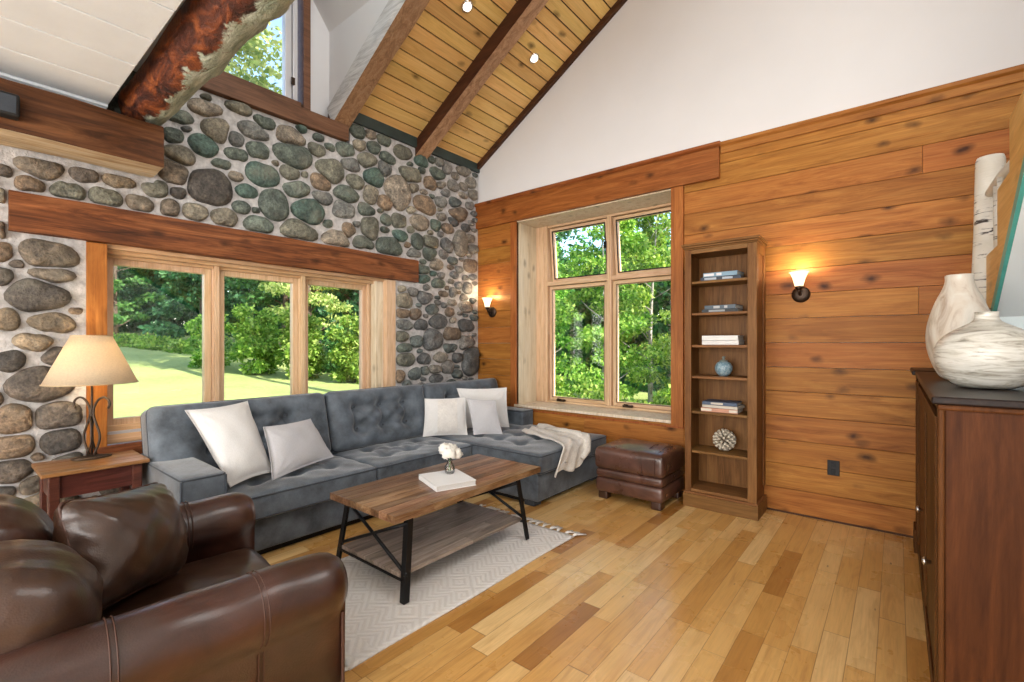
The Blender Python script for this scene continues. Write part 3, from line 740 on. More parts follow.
fr.box((.785, a0-.008, 2.005), (1.562, a1, 2.050), 1); fr.box((1.618, a0-.008, 2.005), (2.39, a1, 2.050), 1)
obj('frame', fr, ['winwood', 'winwoodh'], w, bevel=.004)
cols = [(.838, 1.515), (1.665, 2.335)]
for (a, b) in cols:
    for (z0, z1, tilt) in ((.702, 1.955, 0), (2.100, 2.640, 6)):
        s = MB(); st = .044
        Mt = Matrix.Translation((0, d, z1+st)) @ Matrix.Rotation(R(tilt), 4, 'X') @ Matrix.Translation((0, -d, -z1-st))
        for q in ((a-st, a), (b, b+st)): s.box((q[0], d-.03, z0-st), (q[1], d+.03, z1+st), 0, None, Mt)
        s.box((a, d-.03, z0-st), (b, d+.03, z0), 1, None, Mt); s.box((a, d-.03, z1), (b, d+.03, z1+st), 1, None, Mt)
        so = obj('sash', s, ['winwood', 'winwoodh'], w, bevel=.005)
        p = MB(); p.box((a-.01, d-.003, z0-.01), (b+.01, d+.003, z1+.01), 0, None, Mt); obj('pane', p, 'glass', so)
        g = MB(); gk = MB()
        for (xa, za, xb, zb_) in ((a-.006, z0-.006, b+.006, z0), (a-.006, z1, b+.006, z1+.006), (a-.006, z0, a, z1), (b, z0, b+.006, z1)): gk.box((xa, d-.032, za), (xb, d-.029, zb_), 0, None, Mt)
        if not tilt: obj('gasket', gk, 'rake', so)
        if tilt:
            g.box((a-.012, d-.034, z0-.012), (b+.012, d-.030, z0), 0, None, Mt); g.box((a-.012, d-.034, z1), (b+.012, d-.030, z1+.012), 0, None, Mt)
            g.box((a-.012, d-.034, z0), (a, d-.030, z1), 0, None, Mt); g.box((b, d-.034, z0), (b+.012, d-.030, z1), 0, None, Mt)
            obj('screen_edge', g, 'black', so)
            h = MB(); h.box((b+.01, d-.06, z0+.26), (b+.05, d-.03, z0+.33)); obj('hinge_arm', h, 'black', so)
        else:
            h = MB(); h.box((a+.10, a0-.045, Z0+.027), (a+.20, a0-.005, Z0+.05)); h.tube([(a+.16, a0-.04, Z0+.05), (a+.12, a0-.055, Z0+.06)], .007, 8)
            obj('crank_handle', h, 'bronze', so)

# window 3 (dormer above the stone wall) and its white walls
mb = MB()
mb.box((-.20, -3.4, 3.205), (.05, -1.79, 3.345), 0, .4); mb.box((-.22, -3.4, 3.345), (-.06, -1.85, 3.40), 0, .6)
mb.box((-.22, -2.145, 3.42), (-.10, -2.08, 4.9), 1, .5)
w = struct('window_3', mb, ['brownframe', 'brownframe'], 'tall dormer window above the stone wall', 'window', bevel=.004)
s = MB(); s.box((-.22, -3.4, 3.40), (-.13, -2.15, 3.475), 1); s.box((-.215, -2.285, 3.475), (-.15, -2.23, 4.9)); s.box((-.22, -2.225, 3.475), (-.13, -2.185, 4.9)); s.box((-.215, -3.4, 3.5), (-.15, -3.33, 4.9))
so = obj('sash', s, ['greybar', 'brownframe'], w, bevel=.003)
p = MB(); p.box((-.19, -3.35, 3.46), (-.184, -2.27, 4.9)); obj('pane', p, 'glass', so)
h = MB(); h.box((-.13, -2.245, 3.60), (-.115, -2.215, 3.66)); obj('latch', h, 'bronze', so)
mb = MB()
mb.box((-.30, -2.10, 3.40), (-.20, -1.72, 5.1)); mb.box((-.30, -3.6, 4.9), (-.20, -2.1, 5.1))
mb.prism([(-.25, 3.36), (2.4, 3.36+2.65*RS), (2.4, 5.1), (-.25, 5.1)], 'y', -1.845, -1.80)
mb.prism([(-1.84, 4.28), (-1.84, 5.1), (-3.4, 5.1), (-3.0, 5.1), (-2.35, 4.95)], 'x', -.2, 2.3)
mb.box((-.30, FRONT, 2.735), (-.2, -3.38, 5.1))
struct('wall_dormer', mb, 'plaster', 'white dormer cheek beside the upper window', 'wall')

# ------------------------------------------------------------------ furniture
def cushion_def(tufts=(), depth=.03, sig=.05, puff=.03, crease=.5, seed=0, wob=.006):
    """top face (+z) puffed up and pulled down at each tuft, with soft creases between tufts"""
    rng = random.Random(seed); ph = [rng.uniform(0, 6.28) for _ in range(6)]
    segs = []
    for i, a in enumerate(tufts):
        ds = sorted(((a[0]-b[0])**2+(a[1]-b[1])**2, j) for j, b in enumerate(tufts) if j != i)[:3]
        for d, j in ds:
            if i < j or True: segs.append((a, tufts[j]))
    def f(p, half):
        x, y, z = p; u, v = x/half[0], y/half[1]
        w = max(0, min(1, (z/half[2]+.2)/1.2)) if half[2] > 0 else 0
        env = (1-abs(u)**3)*(1-abs(v)**3) if abs(u) < 1 and abs(v) < 1 else 0
        dz = puff*env + wob*math.sin(u*5+ph[0])*math.sin(v*4+ph[1]) + wob*.5*math.sin(u*13+ph[2])*math.cos(v*11+ph[3])
        for (a, b) in tufts:
            d2 = (x-a)**2+(y-b)**2; dz -= depth*math.exp(-d2/(2*sig*sig)) + depth*.35*math.exp(-d2/(2*(sig*2.2)**2))
        if crease:
            best = 0
            for a, b in segs:
                ax, ay = a; bx, by = b; L2 = (bx-ax)**2+(by-ay)**2
                t = max(0, min(1, ((x-ax)*(bx-ax)+(y-ay)*(by-ay))/L2))
                d2 = (x-ax-t*(bx-ax))**2+(y-ay-t*(by-ay))**2
                best = max(best, math.exp(-d2/(2*(.018)**2)))
            dz -= depth*crease*.5*best
        return (x, y, z + dz*w)
    return f
def piping(mb, a, b, z, r=.007, inset=.0, mat=None, mi=0, rc=.02):
    """welt running round a rectangle a..b (x, y) at height z"""
    pts = []
    for (cx, cy, a0) in ((b[0]-rc, b[1]-rc, 0), (a[0]+rc, b[1]-rc, 90), (a[0]+rc, a[1]+rc, 180), (b[0]-rc, a[1]+rc, 270)):
        for k in range(4):
            th = R(a0+30*k); pts.append((cx+rc*math.cos(th), cy+rc*math.sin(th), z))
    pts.append(pts[0]); mb.tube(pts, r, 6, mi, mat, .5, False)
def button(mb, p, r=.012, mat=None):
    mb.lathe([(0, -.004), (r, -.003), (r*.95, .002), (r*.5, .006), (0, .007)], p, 10, 0, mat)

# sectional sofa ----------------------------------------------------
sofa = thing('sectional_sofa', 'slate grey velvet sectional sofa with tufted cushions and a chaise', 'sofa', (.15, -1.7, 0))
mb = MB(); mb.rbox((.80, 2.06, .21), .012, (4,8,2), None, T((.56, -2.13, .155))); mb.rbox((1.62, 1.10, .215), .012, (8,6,2), None, T((.95, -.615, .157)))
obj('base', mb, 'velvet', sofa)
mb = MB(); mb.box((.2, -3.30, .0), (.90, -1.1, .055)); mb.box((.2, -1.10, 0), (1.68, -.15, .055))
obj('plinth', mb, 'black', sofa)
for x, y in ((.90, -3.28), (1.66, -1.10), (1.66, -.16)):
    mb = MB(); mb.box((x-.05, y-.05, 0), (x+.05, y+.05, .08)); obj('foot', mb, 'velvet_dark', sofa, bevel=.004)
mb = MB(); mb.rbox((.90, .225, .545), .018, (8,3,6), lambda p, h: (p[0], p[1], p[2]+(.008*(1-(p[0]/h[0])**2) if p[2] > 0 else 0)), T((.565, -3.275, .315)))
arm = obj('arm', mb, 'velvet', sofa)
mb = MB(); piping(mb, (.118, -3.384), (1.012, -3.166), .578, .006)
mb.tube([(1.012, -3.384, .575), (1.014, -3.386, .3), (1.012, -3.384, .06)], .006, 6); mb.tube([(1.012, -3.166, .575), (1.014, -3.164, .3), (1.012, -3.166, .06)], .006, 6)
obj('piping', mb, 'velvet_dark', arm)
mb = MB(); mb.rbox((.76, .2, .34), .02, (6,3,4), None, T((.49, -.125, .43))); arm = obj('arm', mb, 'velvet', sofa)
mb = MB(); piping(mb, (.112, -.224), (.868, -.026), .588, .006); obj('piping', mb, 'velvet_dark', arm)
mb = MB(); mb.rbox((.14, 3.28, .70), .03, (3,16,6), None, T((.15, -1.70, .40))); obj('back_frame', mb, 'velvet', sofa)
# seat cushions (thick box below, tufted pad on top)
def seat(x0, x1, y0, y1, z0, z1, tufts, seed, puff=.02, depth=.026):
    w, d, h = x1-x0, y1-y0, z1-z0; c = ((x0+x1)/2, (y0+y1)/2, (z0+z1)/2)
    loc = [(a-c[0], b-c[1]) for a, b in tufts]
    mb = MB(); mb.rbox((w, d, h), .026, (int(w*40), int(d*40), 4), cushion_def(loc, depth, .035, puff, .8, seed), T(c))
    s = obj('seat_cushion', mb, 'velvet', sofa)
    mb = MB(); piping(mb, (x0+.001, y0+.001), (x1-.001, y1-.001), z1-.016, .0065, 0, None, 0, .026)
    piping(mb, (x0+.003, y0+.003), (x1-.003, y1-.003), z0+.016, .005, 0, None, 0, .026); obj('piping', mb, 'velvet_dark', s)
    for a, b in tufts:
        mb = MB(); button(mb, (a, b, z1+puff*.7-depth*1.32), .011); obj('button', mb, 'velvet_dark', s)
seat(.28, 1.045, -3.155, -2.17, .265, .425, [(x, y) for x in (.55, .80) for y in (-2.92, -2.66, -2.40)], 1)
seat(.28, 1.045, -2.165, -1.175, .265, .425, [(x, y) for x in (.55, .80) for y in (-1.93, -1.67, -1.41)], 2)
seat(.28, 1.79, -1.17, -.06, .268, .432, [(x, y) for x in (.62, .88, 1.14, 1.40) for y in (-.92, -.64, -.38)], 3)
# back cushions
def backc(y0, y1, seed, tufts, t=.21, h=.50, zc=.665, xc=.335, lean=14):
    w = y1-y0
    Mx = Matrix.Translation((xc, (y0+y1)/2, zc)) @ Matrix.Rotation(R(-lean), 4, 'Y') @ Matrix.Rotation(R(90), 4, 'Y') @ Matrix.Rotation(R(90), 4, 'Z')
    mb = MB(); mb.rbox((w, h, t), .05, (int(w*40), int(h*40), 4), cushion_def(tufts, .066, .042, .05, 1.1, seed, .010), Mx)
    s = obj('back_cushion', mb, 'velvet', sofa)
    mb = MB(); piping(mb, (-w/2+.004, -h/2+.004), (w/2-.004, h/2-.004), t/2-.045, .006, 0, Mx, 0, .045)
    piping(mb, (-w/2+.004, -h/2+.004), (w/2-.004, h/2-.004), -t/2+.045, .006, 0, Mx, 0, .045)
    obj('piping', mb, 'velvet_dark', s)
    for a, b in tufts:
        mb = MB(); button(mb, (a, b, t/2-.038), .012, Mx); obj('button', mb, 'velvet_dark', s)
tt = [(x, y) for x in (-.26, 0, .26) for y in (-.085, .10)]
backc(-3.385, -2.20, 4, tt); backc(-2.19, -1.175, 5, tt); backc(-1.165, -.06, 6, tt)

# throw pillows -----------------------------------------------------
def pillow_mesh(quad, th, seed=0, n=26, pinch=.10, lump=.006):
    """pillow spanned by four corners (tl, tr, br, bl), puffed on both sides, edges drawn in between the corners"""
    tl, tr, br, bl = [Vector(q) for q in quad]; rng = random.Random(seed); ph = [rng.uniform(0, 6.28) for _ in range(8)]
    nrm = ((tr-bl).cross(tl-br)).normalized(); vs = []; fs = []
    for side in (1, -1):
        for i in range(n+1):
            for j in range(n+1):
                u, v = i/n*2-1, j/n*2-1
                uu = u*(1-pinch*(1-abs(v)**2.0)*abs(u)); vv = v*(1-pinch*(1-abs(u)**2.0)*abs(v))
                a, b = (uu+1)/2, (vv+1)/2
                p = (tl*(1-a)+tr*a)*(1-b) + (bl*(1-a)+br*a)*b
                e = max(0, (1-u*u))**.55*max(0, (1-v*v))**.55
                d = th*.5*e + lump*e**.5*(math.sin(u*4+ph[0]+side)*math.sin(v*3.4+ph[1]) + .5*math.sin(u*7+v*2+ph[2])*math.sin(v*6-u*2+ph[3]))*.7
                r = math.hypot(1-abs(u), 1-abs(v))
                d += .006*math.sin(math.atan2(1-abs(v)+.01, 1-abs(u)+.01)*14+ph[4])*math.exp(-((r-.38)/.22)**2)
                vs.append(p + nrm*side*max(d, .003))
    K = (n+1)*(n+1)
    for s in range(2):
        for i in range(n):
            for j in range(n):
                q = [s*K+i*(n+1)+j, s*K+i*(n+1)+j+1, s*K+(i+1)*(n+1)+j+1, s*K+(i+1)*(n+1)+j]
                fs.append(q if s else q[::-1])
    rim = [(i, 0) for i in range(n)] + [(n, j) for j in range(n)] + [(i, n) for i in range(n, 0, -1)] + [(0, j) for j in range(n, 0, -1)]
    ids = [i*(n+1)+j for i, j in rim]
    for a, b in zip(ids, ids[1:]+ids[:1]): fs.append((a, b, K+b, K+a))
    return vs, fs
def pillow(label, quad, th, mat, seed, loc, pinch=.055):
    t = thing('throw_pillow', label, 'pillow', loc, 0, 'pillows on the grey sofa')
    mb = MB(); v, f = pillow_mesh(quad, th, seed, pinch=pinch); mb.add(v, f, 0, .5, True); c = obj('cover', mb, mat, t)
    return t, c
pillow('large white linen pillow at the left end of the grey sofa', [(.53, -3.23, .905), (.50, -2.85, .925), (.76, -2.79, .465), (.84, -3.08, .445)], .19, 'pillow', 1, (.72, -2.95, .43))
pillow('pale grey pillow leaning beside the large white pillow', [(.70, -2.83, .765), (.58, -2.44, .76), (.72, -2.33, .475), (.88, -2.85, .442)], .15, 'pillowg', 2, (.78, -2.6, .43))
tp, c = pillow('small cream knit pillow with a textured panel', [(.535, -1.30, .805), (.775, -.99, .81), (.84, -1.03, .458), (.58, -1.36, .458)], .15, 'pillow', 3, (.66, -1.18, .43), .05)
vs_, fs_ = pillow_mesh([(.535, -1.30, .805), (.775, -.99, .81), (.84, -1.03, .458), (.58, -1.36, .458)], .162, 3, pinch=.05)
mb = MB(); n_ = 26; K_ = 27*27
mb.add(vs_, [f for f in fs_ if len(f) == 4 and (all(q < K_ for q in f) or all(q >= K_ for q in f)) and all(8 <= (q % K_)//27 <= 20 and 1 <= (q % K_) % 27 <= 25 for q in f)], 0, .5, True)
tag(obj('knit_panel', mb, 'knit', c), 'raised knit panel')
pillow('pale grey square pillow between the knit pillow and the white one', [(.775, -.985, .80), (.965, -.775, .775), (1.075, -.795, .458), (.885, -.995, .458)], .10, 'pillowg', 4, (.85, -.90, .43))
pillow('white linen pillow at the corner by the small sofa arm', [(.47, -.82, .865), (.82, -.43, .865), (.90, -.48, .462), (.60, -.80, .462)], .14, 'pillow', 5, (.70, -.63, .43))

# throw on the chaise -----------------------------------------------
def throw():
    """folded knit throw: lies on the chaise, hangs over its end, one corner rolled back"""
    vs = []; n, k = 46, 20
    path = []
    for i in range(n+1):
        s = i/n*1.0
        if s < .62: path.append((1.14+s*1.052, .0, .482))
        else:
            q = s-.62; an = min(1, q/.10); path.append((1.792 + .055*math.sin(an*math.pi/2), 0, .478 - .05*(1-math.cos(an*math.pi/2)) - max(0, q-.10)*.62))
    for i, (x, _, z) in enumerate(path):
        s = i/n; w = .26 + .14*s
        for j in range(k+1):
            t = j/k-.5
            y = -.44 - .40*s + t*w*2*.55
            fold = .012*math.sin(t*16+s*5) + .007*math.sin(s*25+t*9)
            lift = .055*math.exp(-((t-.5)/.14)**2)*(.4+.6*s)
            zz = z + fold*.7 + lift; xx = x + (.03*math.sin(t*9+1) + .02*math.sin(t*21) if s > .66 else 0)*(s-.5) + (lift*.8 if s > .62 else 0)
            if s > .9: zz -= .02*math.sin(t*8)
            vs.append((xx, y, max(zz, .20)))
    fs = [(i*(k+1)+j, i*(k+1)+j+1, (i+1)*(k+1)+j+1, (i+1)*(k+1)+j) for i in range(n) for j in range(k)]
    return vs, fs
t = thing('throw_blanket', 'cream knitted throw draped over the end of the chaise', 'throw', (1.6, -.6, .44))
mb = MB(); v, f = throw(); mb.add(v, f, 0, .5, True); o = obj('blanket', mb, 'throw', t)
so = o.modifiers.new('s', 'SOLIDIFY'); so.thickness = .012; so.offset = 1
# a folded-back edge
mb = MB(); mb.tube([(1.30, -.40, .492), (1.55, -.47, .502), (1.75, -.53, .507), (1.86, -.56, .460), (1.880, -.60, .39), (1.880, -.68, .33)], [.020, .032, .038, .040, .034, .020], 14, flat=.7)
o = obj('rolled_edge', mb, 'throw', t)
# armchair ----------------------------------------------------------
ach = thing('leather_armchair', 'dark brown leather club armchair with rolled arms in the foreground', 'armchair', (1.906, -3.763, 0), -5)
def arm_mesh(s):
    mb = MB(); cx = .48*s
    prof = []                                  # cross-section: rolled top, flat panel
    r = .112; zc = .475
    pts = []
    for k in range(19):
        a = R(-40 + 260*k/18); pts.append((cx + r*math.cos(a)*1.0*(1 if s > 0 else -1), zc + r*math.sin(a)))
    ins = (cx - .075*s, .40); outp = (cx + .055*s, .395)
    poly = [(cx + .052*s, .07)] + [(cx+.056*s, .36)] + pts + [(cx - .06*s, .36), (cx - .06*s, .07)]
    n = len(poly); L = 44; vs = []
    for i in range(L+1):
        t = i/L; y = -.62 + 1.12*t
        sc = 1.0
        e = 0
        if t > .93: e = (t-.93)/.07
        for (x, z) in poly:
            m = 1 - .30*e**2.5 if z > .37 else 1 - .0*e
            xx = cx + (x-cx)*m; zz = (zc + (z-zc)*m) if z > .37 else z
            wob = .003*math.sin(y*23+x*9)*math.sin(z*17+1)
            vs.append((xx+wob, y + (.006*(e > .5)), zz + wob - .0*t))
    fs = [(i*n+j, i*n+(j+1) % n, (i+1)*n+(j+1) % n, (i+1)*n+j) for i in range(L) for j in range(n)]
    if s < 0: fs = [f[::-1] for f in fs]
    fs += [tuple(range(n)), tuple(L*n+j for j in range(n))]
    mb.add(vs, fs, 0, .5, True); return mb
for s in (-1, 1):
    a = obj('arm', arm_mesh(s), 'leather', ach, local=True)
    cx = .48*s
    for y in (-.13, -.115, .225, .24):
        pts = []
        for k in range(15):
            an = R(-35 + 255*k/14); pts.append((cx + .1145*math.cos(an)*s, y, .475+.1145*math.sin(an)))
        pts = [(cx+.0575*s, y, .08), (cx+.0575*s, y, .37)] + pts
        mb = MB(); mb.tube(pts, .0022, 5, 0, None, .5, False); obj('seam', mb, 'thread', a, local=True)
    rr = .104
    pts = [(cx + rr*math.cos(R(a_))*s, .502, .475+rr*math.sin(R(a_))) for a_ in range(-40, 221, 20)]
    mb = MB(); mb.tube([(cx+.058*s, .496, .07), (cx+.058*s, .496, .385)], .006, 6, 0, None, .5, False)
    obj('welt', mb, 'thread', a, local=True)
mb = MB(); mb.rbox((.86, 1.02, .22), .02, (6,6,3), None, T((0, -.03, .17))); obj('base', mb, 'leather', ach, local=True)
mb = MB(); mb.rbox((.82, .86, .17), .06, (20,20,3), cushion_def((), 0, .1, .035, 0, 4, .006), T((0, .07, .262))); obj('seat_cushion', mb, 'leather3', ach, local=True)
mb = MB(); mb.rbox((1.04, .20, .64), .05, (12,3,10), lambda p, h: (p[0], p[1]-.10*(p[2]/h[2]), p[2]), T((0, -.56, .42))); obj('back', mb, 'leather', ach, local=True)
for k, (x, sd) in enumerate(((.25, 3), (-.205, 5))):
    rng = random.Random(sd); ph = [rng.uniform(0, 6) for _ in range(4)]
    def bd(p, h):
        u, v, w = p[0]/h[0], p[2]/h[2], p[1]/h[1]
        b = (1-min(1, abs(u))**2.4)*(1-min(1, abs(v))**2.4)
        return (p[0]*(1-.06*(v > 0)*v), p[1] + w*.09*b + .006*math.sin(u*7+ph[0])*math.sin(v*6+ph[1]), p[2] + .02*(1-u*u)*(v > 0) + .006*math.sin(u*9+ph[2]))
    mb = MB(); mb.rbox((.45, .22, .39), .08, (18,8,18), bd, T((x, -.33 if k == 0 else -.42, .54 if k == 0 else .60), -20)); cu = obj('back_cushion', mb, 'leather3' if k == 0 else 'leather', ach, local=True)
for x, y in ((.42, .42), (-.42, .42), (.42, -.42), (-.42, -.42)):
    mb = MB(); mb.lathe([(.022, 0), (.03, .075)], (x, y, 0), 12); obj('foot', mb, 'cherrydark', ach, local=True)
# loose leather pillow in the armchair
t = thing('leather_pillow', 'square brown leather pillow standing in the armchair', 'pillow', (1.73, -3.79, .48))
def boxpillow(w, h, th):
    rng = random.Random(9); ph = [rng.uniform(0, 6) for _ in range(6)]
    def d(p, hf):
        u, v, w_ = p[0]/hf[0], p[2]/hf[2], p[1]/hf[1]
        b = max(0, 1-abs(u)**2.2)*max(0, 1-abs(v)**2.2)
        wr = .007*math.sin(u*11+ph[0]+v*3)*math.sin(v*5+ph[1])*b**.5 + .005*math.sin((u*1.3-v)*15+ph[2])*(1-b)
        k = 1 - .07*(1-abs(v)**2)*abs(u)**2; m = 1 - .07*(1-abs(u)**2)*abs(v)**2
        return (p[0]*k, p[1]*(.35+.65*b**.4) + w_*(.075*b) + wr, p[2]*m)
    mb = MB(); return mb, d
mb, d = boxpillow(.46, .42, .16)
Mx = T((1.755, -3.765, .583), 20, -8, -50)
mb.rbox((.48, .15, .39), .06, (22,6,22), d, Mx); c = obj('cover', mb, 'leather3', t)
mb = MB(); pts = []
for (cx_, cz_, a0) in ((.197, .157, 0), (-.197, .157, 90), (-.197, -.157, 180), (.197, -.157, 270)):
    for q in range(4): th = R(a0+30*q); pts.append((cx_+.034*math.cos(th), 0, cz_+.034*math.sin(th)))
pts2 = []
for a_, b_ in zip(pts, pts[1:]+pts[:1]):
    for q in range(4):
        x_ = a_[0]+(b_[0]-a_[0])*q/4; z_ = a_[2]+(b_[2]-a_[2])*q/4; u, v = x_/.235, z_/.195
        pts2.append((x_*(1-.07*(1-min(1, abs(v))**2)*abs(u)**2)*1.012, 0, z_*(1-.07*(1-min(1, abs(u))**2)*abs(v)**2)*1.012))
pts2.append(pts2[0]); mb.tube(pts2, .006, 6, 0, Mx, .5, False); obj('piping', mb, 'thread', c)

# ottoman -----------------------------------------------------------
ot = thing('leather_ottoman', 'square brown leather ottoman beside the bookcase', 'ottoman', (2.27, -.37, 0))
ox, oy, W_, D__ = 2.272, -.372, .585, .50
def tier(w, d, z0, z1, bulge):
    h = z1-z0
    return (w, d, h), lambda p, hf: (p[0]*(1+bulge*(1-(p[2]/hf[2])**2)), p[1]*(1+bulge*(1-(p[2]/hf[2])**2)), p[2])
for z0, z1, b, w in ((.06, .185, .02, 1.0), (.182, .262, .02, .99)):
    sz, df = tier(W_*w, D__*w, z0, z1, b); mb = MB(); mb.rbox(sz, .025, (8,8,4), df, T((ox, oy, (z0+z1)/2))); obj('base_band', mb, 'leather2', ot)
cd = cushion_def((), 0, .1, .022, 0, 6, .003)
mb = MB(); mb.rbox((W_*1.03, D__*1.03, .18), .034, (16,14,6), lambda p, h: (lambda q: (q[0]*(1+.022*(1-(p[2]/h[2])**2)), q[1]*(1+.022*(1-(p[2]/h[2])**2)), q[2]))(cd(p, h)), T((ox, oy, .347))); cu = obj('cushion', mb, 'leather2', ot)
mb = MB()
for x_ in (ox+.13, ox+.235):
    mb.tube([(x_, oy-.268, .275), (x_, oy-.272, .35), (x_, oy-.262, .405), (x_, oy-.22, .440), (x_, oy, .468), (x_, oy+.2, .44)], .003, 5, 0, None, .5, False)
obj('seam', mb, 'thread', cu)
for sx in (-1, 1):
    for sy in (-1, 1):
        mb = MB(); mb.rbox((.085, .085, .075), .012, (3,3,3), None, T((ox+sx*.235, oy+sy*.195, .0375))); obj('foot', mb, 'leather', ot)

# rug ---------------------------------------------------------------
def rug_mat():
    m, nt, b = new_mat('cream_rug'); g = N(nt); co = g.obj()
    s = g.n('ShaderNodeSeparateXYZ'); g.l(co, s.inputs[0]); x, y = s.outputs[0], s.outputs[1]
    band = g.math('FRACT', g.math('DIVIDE', y, .36))
    zig = g.math('ABSOLUTE', g.math('SUBTRACT', g.math('FRACT', g.math('DIVIDE', x, .14)), .5))
    ch = g.math('FRACT', g.math('MULTIPLY', g.math('ADD', y, g.math('MULTIPLY', zig, .14)), 26))
    l1 = g.ramp(ch, [(.0, 0.), (.2, 1.), (.55, 1.), (.75, 0.)])
    dx = g.math('ABSOLUTE', g.math('SUBTRACT', g.math('FRACT', g.math('DIVIDE', x, .2)), .5))
    dy = g.math('ABSOLUTE', g.math('SUBTRACT', g.math('FRACT', g.math('DIVIDE', y, .18)), .5))
    dm = g.math('FRACT', g.math('MULTIPLY', g.math('ADD', dx, dy), 4))
    l2 = g.ramp(dm, [(.0, 0.), (.25, 1.), (.6, 1.), (.8, 0.)])
    sel = g.math('GREATER_THAN', band, .5)
    h = g.mix(sel, l1, l2)
    f = g.noise(co, 160, 3)
    c = g.mix(h, (.675, .645, .61), (.74, .715, .685))
    c = g.mix(.35, c, g.ramp(f, [(.3, .75), (.7, 1.)]), 'MULTIPLY')
    g.l(c, b.inputs['Base Color']); b.inputs['Roughness'].default_value = .95
    hh = g.math('ADD', g.n('ShaderNodeRGBToBW').outputs[0], g.math('MULTIPLY', f, .3))
    bw = [n for n in nt.nodes if n.type == 'RGBTOBW'][0]; g.l(h, bw.inputs[0])
    g.l(g.bump(hh, .4, .006), b.inputs['Normal'])
    return m
M['rug'] = rug_mat()
t = thing('area_rug', 'cream woven rug with chevrons and tassels under the coffee table', 'rug', (1.82, -2.3, 0))
def rug_sheet():
    vs = []; n, k = 60, 36
    for i in range(n+1):
        for j in range(k+1):
            x = 1.36 + (2.278-1.36)*j/k; y = -3.16 + 1.70*i/n
            x += .006*math.sin(y*6+j*.1); z = .009 + .0015*math.sin(x*11+y*7)
            vs.append((x, y, z))
    return vs, [(i*(k+1)+j, i*(k+1)+j+1, (i+1)*(k+1)+j+1, (i+1)*(k+1)+j) for i in range(n) for j in range(k)]
mb = MB(); v, f = rug_sheet(); mb.add(v, f, 0, .5, True); o = obj('weave', mb, 'rug', t); o.modifiers.new('s', 'SOLIDIFY').thickness = .008
rng = random.Random(3)
for i in range(15):
    x = 1.39 + .063*i
    for y, s in ((-1.46, 1), (-3.16, -1)):
        mb = MB(); a = rng.uniform(-.5, .5)
        for q in range(5):
            e = (a + (q-2)*.16 + rng.uniform(-.1, .1)); L_ = rng.uniform(.065, .085)
            mb.tube([(x, y, .009), (x+e*.02, y+s*.025, .014), (x+e*L_, y+s*L_, .006)], [.006, .007, .004], 6)
        mb.lathe([(0, -.006), (.010, 0), (0, .009)], (x, y+s*.012, .011), 8)
        obj('tassel', mb, 'knit', t)

# coffee table ------------------------------------------------------
ct = thing('coffee_table', 'rustic wood coffee table with black metal legs and lower shelf', 'coffee table', (1.75, -2.155, 0), 0)
def plankslab(hx, hy, z0, z1, n, seed):
    mb = MB(); rng = random.Random(seed); w = 2*hx/n
    for i in range(n):
        y = -hy; cuts = sorted([rng.uniform(-hy*.7, hy*.7) for _ in range(rng.choice([0, 1, 1]))])
        ys = [-hy]+cuts+[hy]
        for a, b in zip(ys[:-1], ys[1:]): mb.box((-hx+i*w+.0004, a+.0004, z0), (-hx+(i+1)*w-.0004, b-.0004, z1), 0, rng.random())
    return mb
o = obj('tabletop', plankslab(.305, .62, .422, .46, 9, 4), 'tabletop', ct, local=True, bevel=.0015, seg=1)
sh_ = plankslab(.272, .50, .125, .147, 7, 6); sh_.v = [(v_[0], v_[1]-.063, v_[2]) for v_ in sh_.v]; obj('shelf', sh_, 'tableshelf', ct, local=True, bevel=.001, seg=1)
def angle_leg(mb, a, b, w=.034, t=.006, sx=1, sy=1):
    a, b = Vector(a), Vector(b); vs = []
    poly = [(0, 0), (w*sx, 0), (w*sx, t*sy), (t*sx, t*sy), (t*sx, w*sy), (0, w*sy)]
    for p in (a, b):
        for u, v in poly: vs.append((p.x+u, p.y+v, p.z))
    n = 6; fs = [(i, (i+1) % n, n+(i+1) % n, n+i) for i in range(n)] + [tuple(range(n-1, -1, -1)), tuple(range(n, 2*n))]
    mb.add(vs, fs)
for sy in (-1, 1):
    yt, yb = (-.525, -.580) if sy < 0 else (.405, .462)
    for sx in (-1, 1):
        mb = MB(); angle_leg(mb, (.290*sx, yt, .420), (.326*sx, yb, .0125), .036, .007, -sx, -sy); obj('leg', mb, 'black', ct, local=True, bevel=.001, seg=1)
    def at(sx, z): k = z/.421; return ((.326*(1-k)+.290*k)*sx*.97, (yb*(1-k)+yt*k)*.985, z)
    for a, b in ((-1, 1), (1, -1)):
        mb = MB(); mb.tube([at(a, .395), at(b, .15)], .0095, 8); mb.lathe([(0, -.012), (.012, -.01), (.012, .01), (0, .012)], at(b, .15), 8); obj('cross_brace', mb, 'black', ct, local=True)
    mb = MB(); mb.box((-.265, yt-.012, .412), (.265, yt+.012, .4195)); obj('crossbar', mb, 'black', ct, local=True, bevel=.001, seg=1)
    mb = MB(); mb.box((-.295, yb*.97-.012, .118), (.295, yb*.97+.012, .1249)); obj('shelf_support', mb, 'black', ct, local=True)
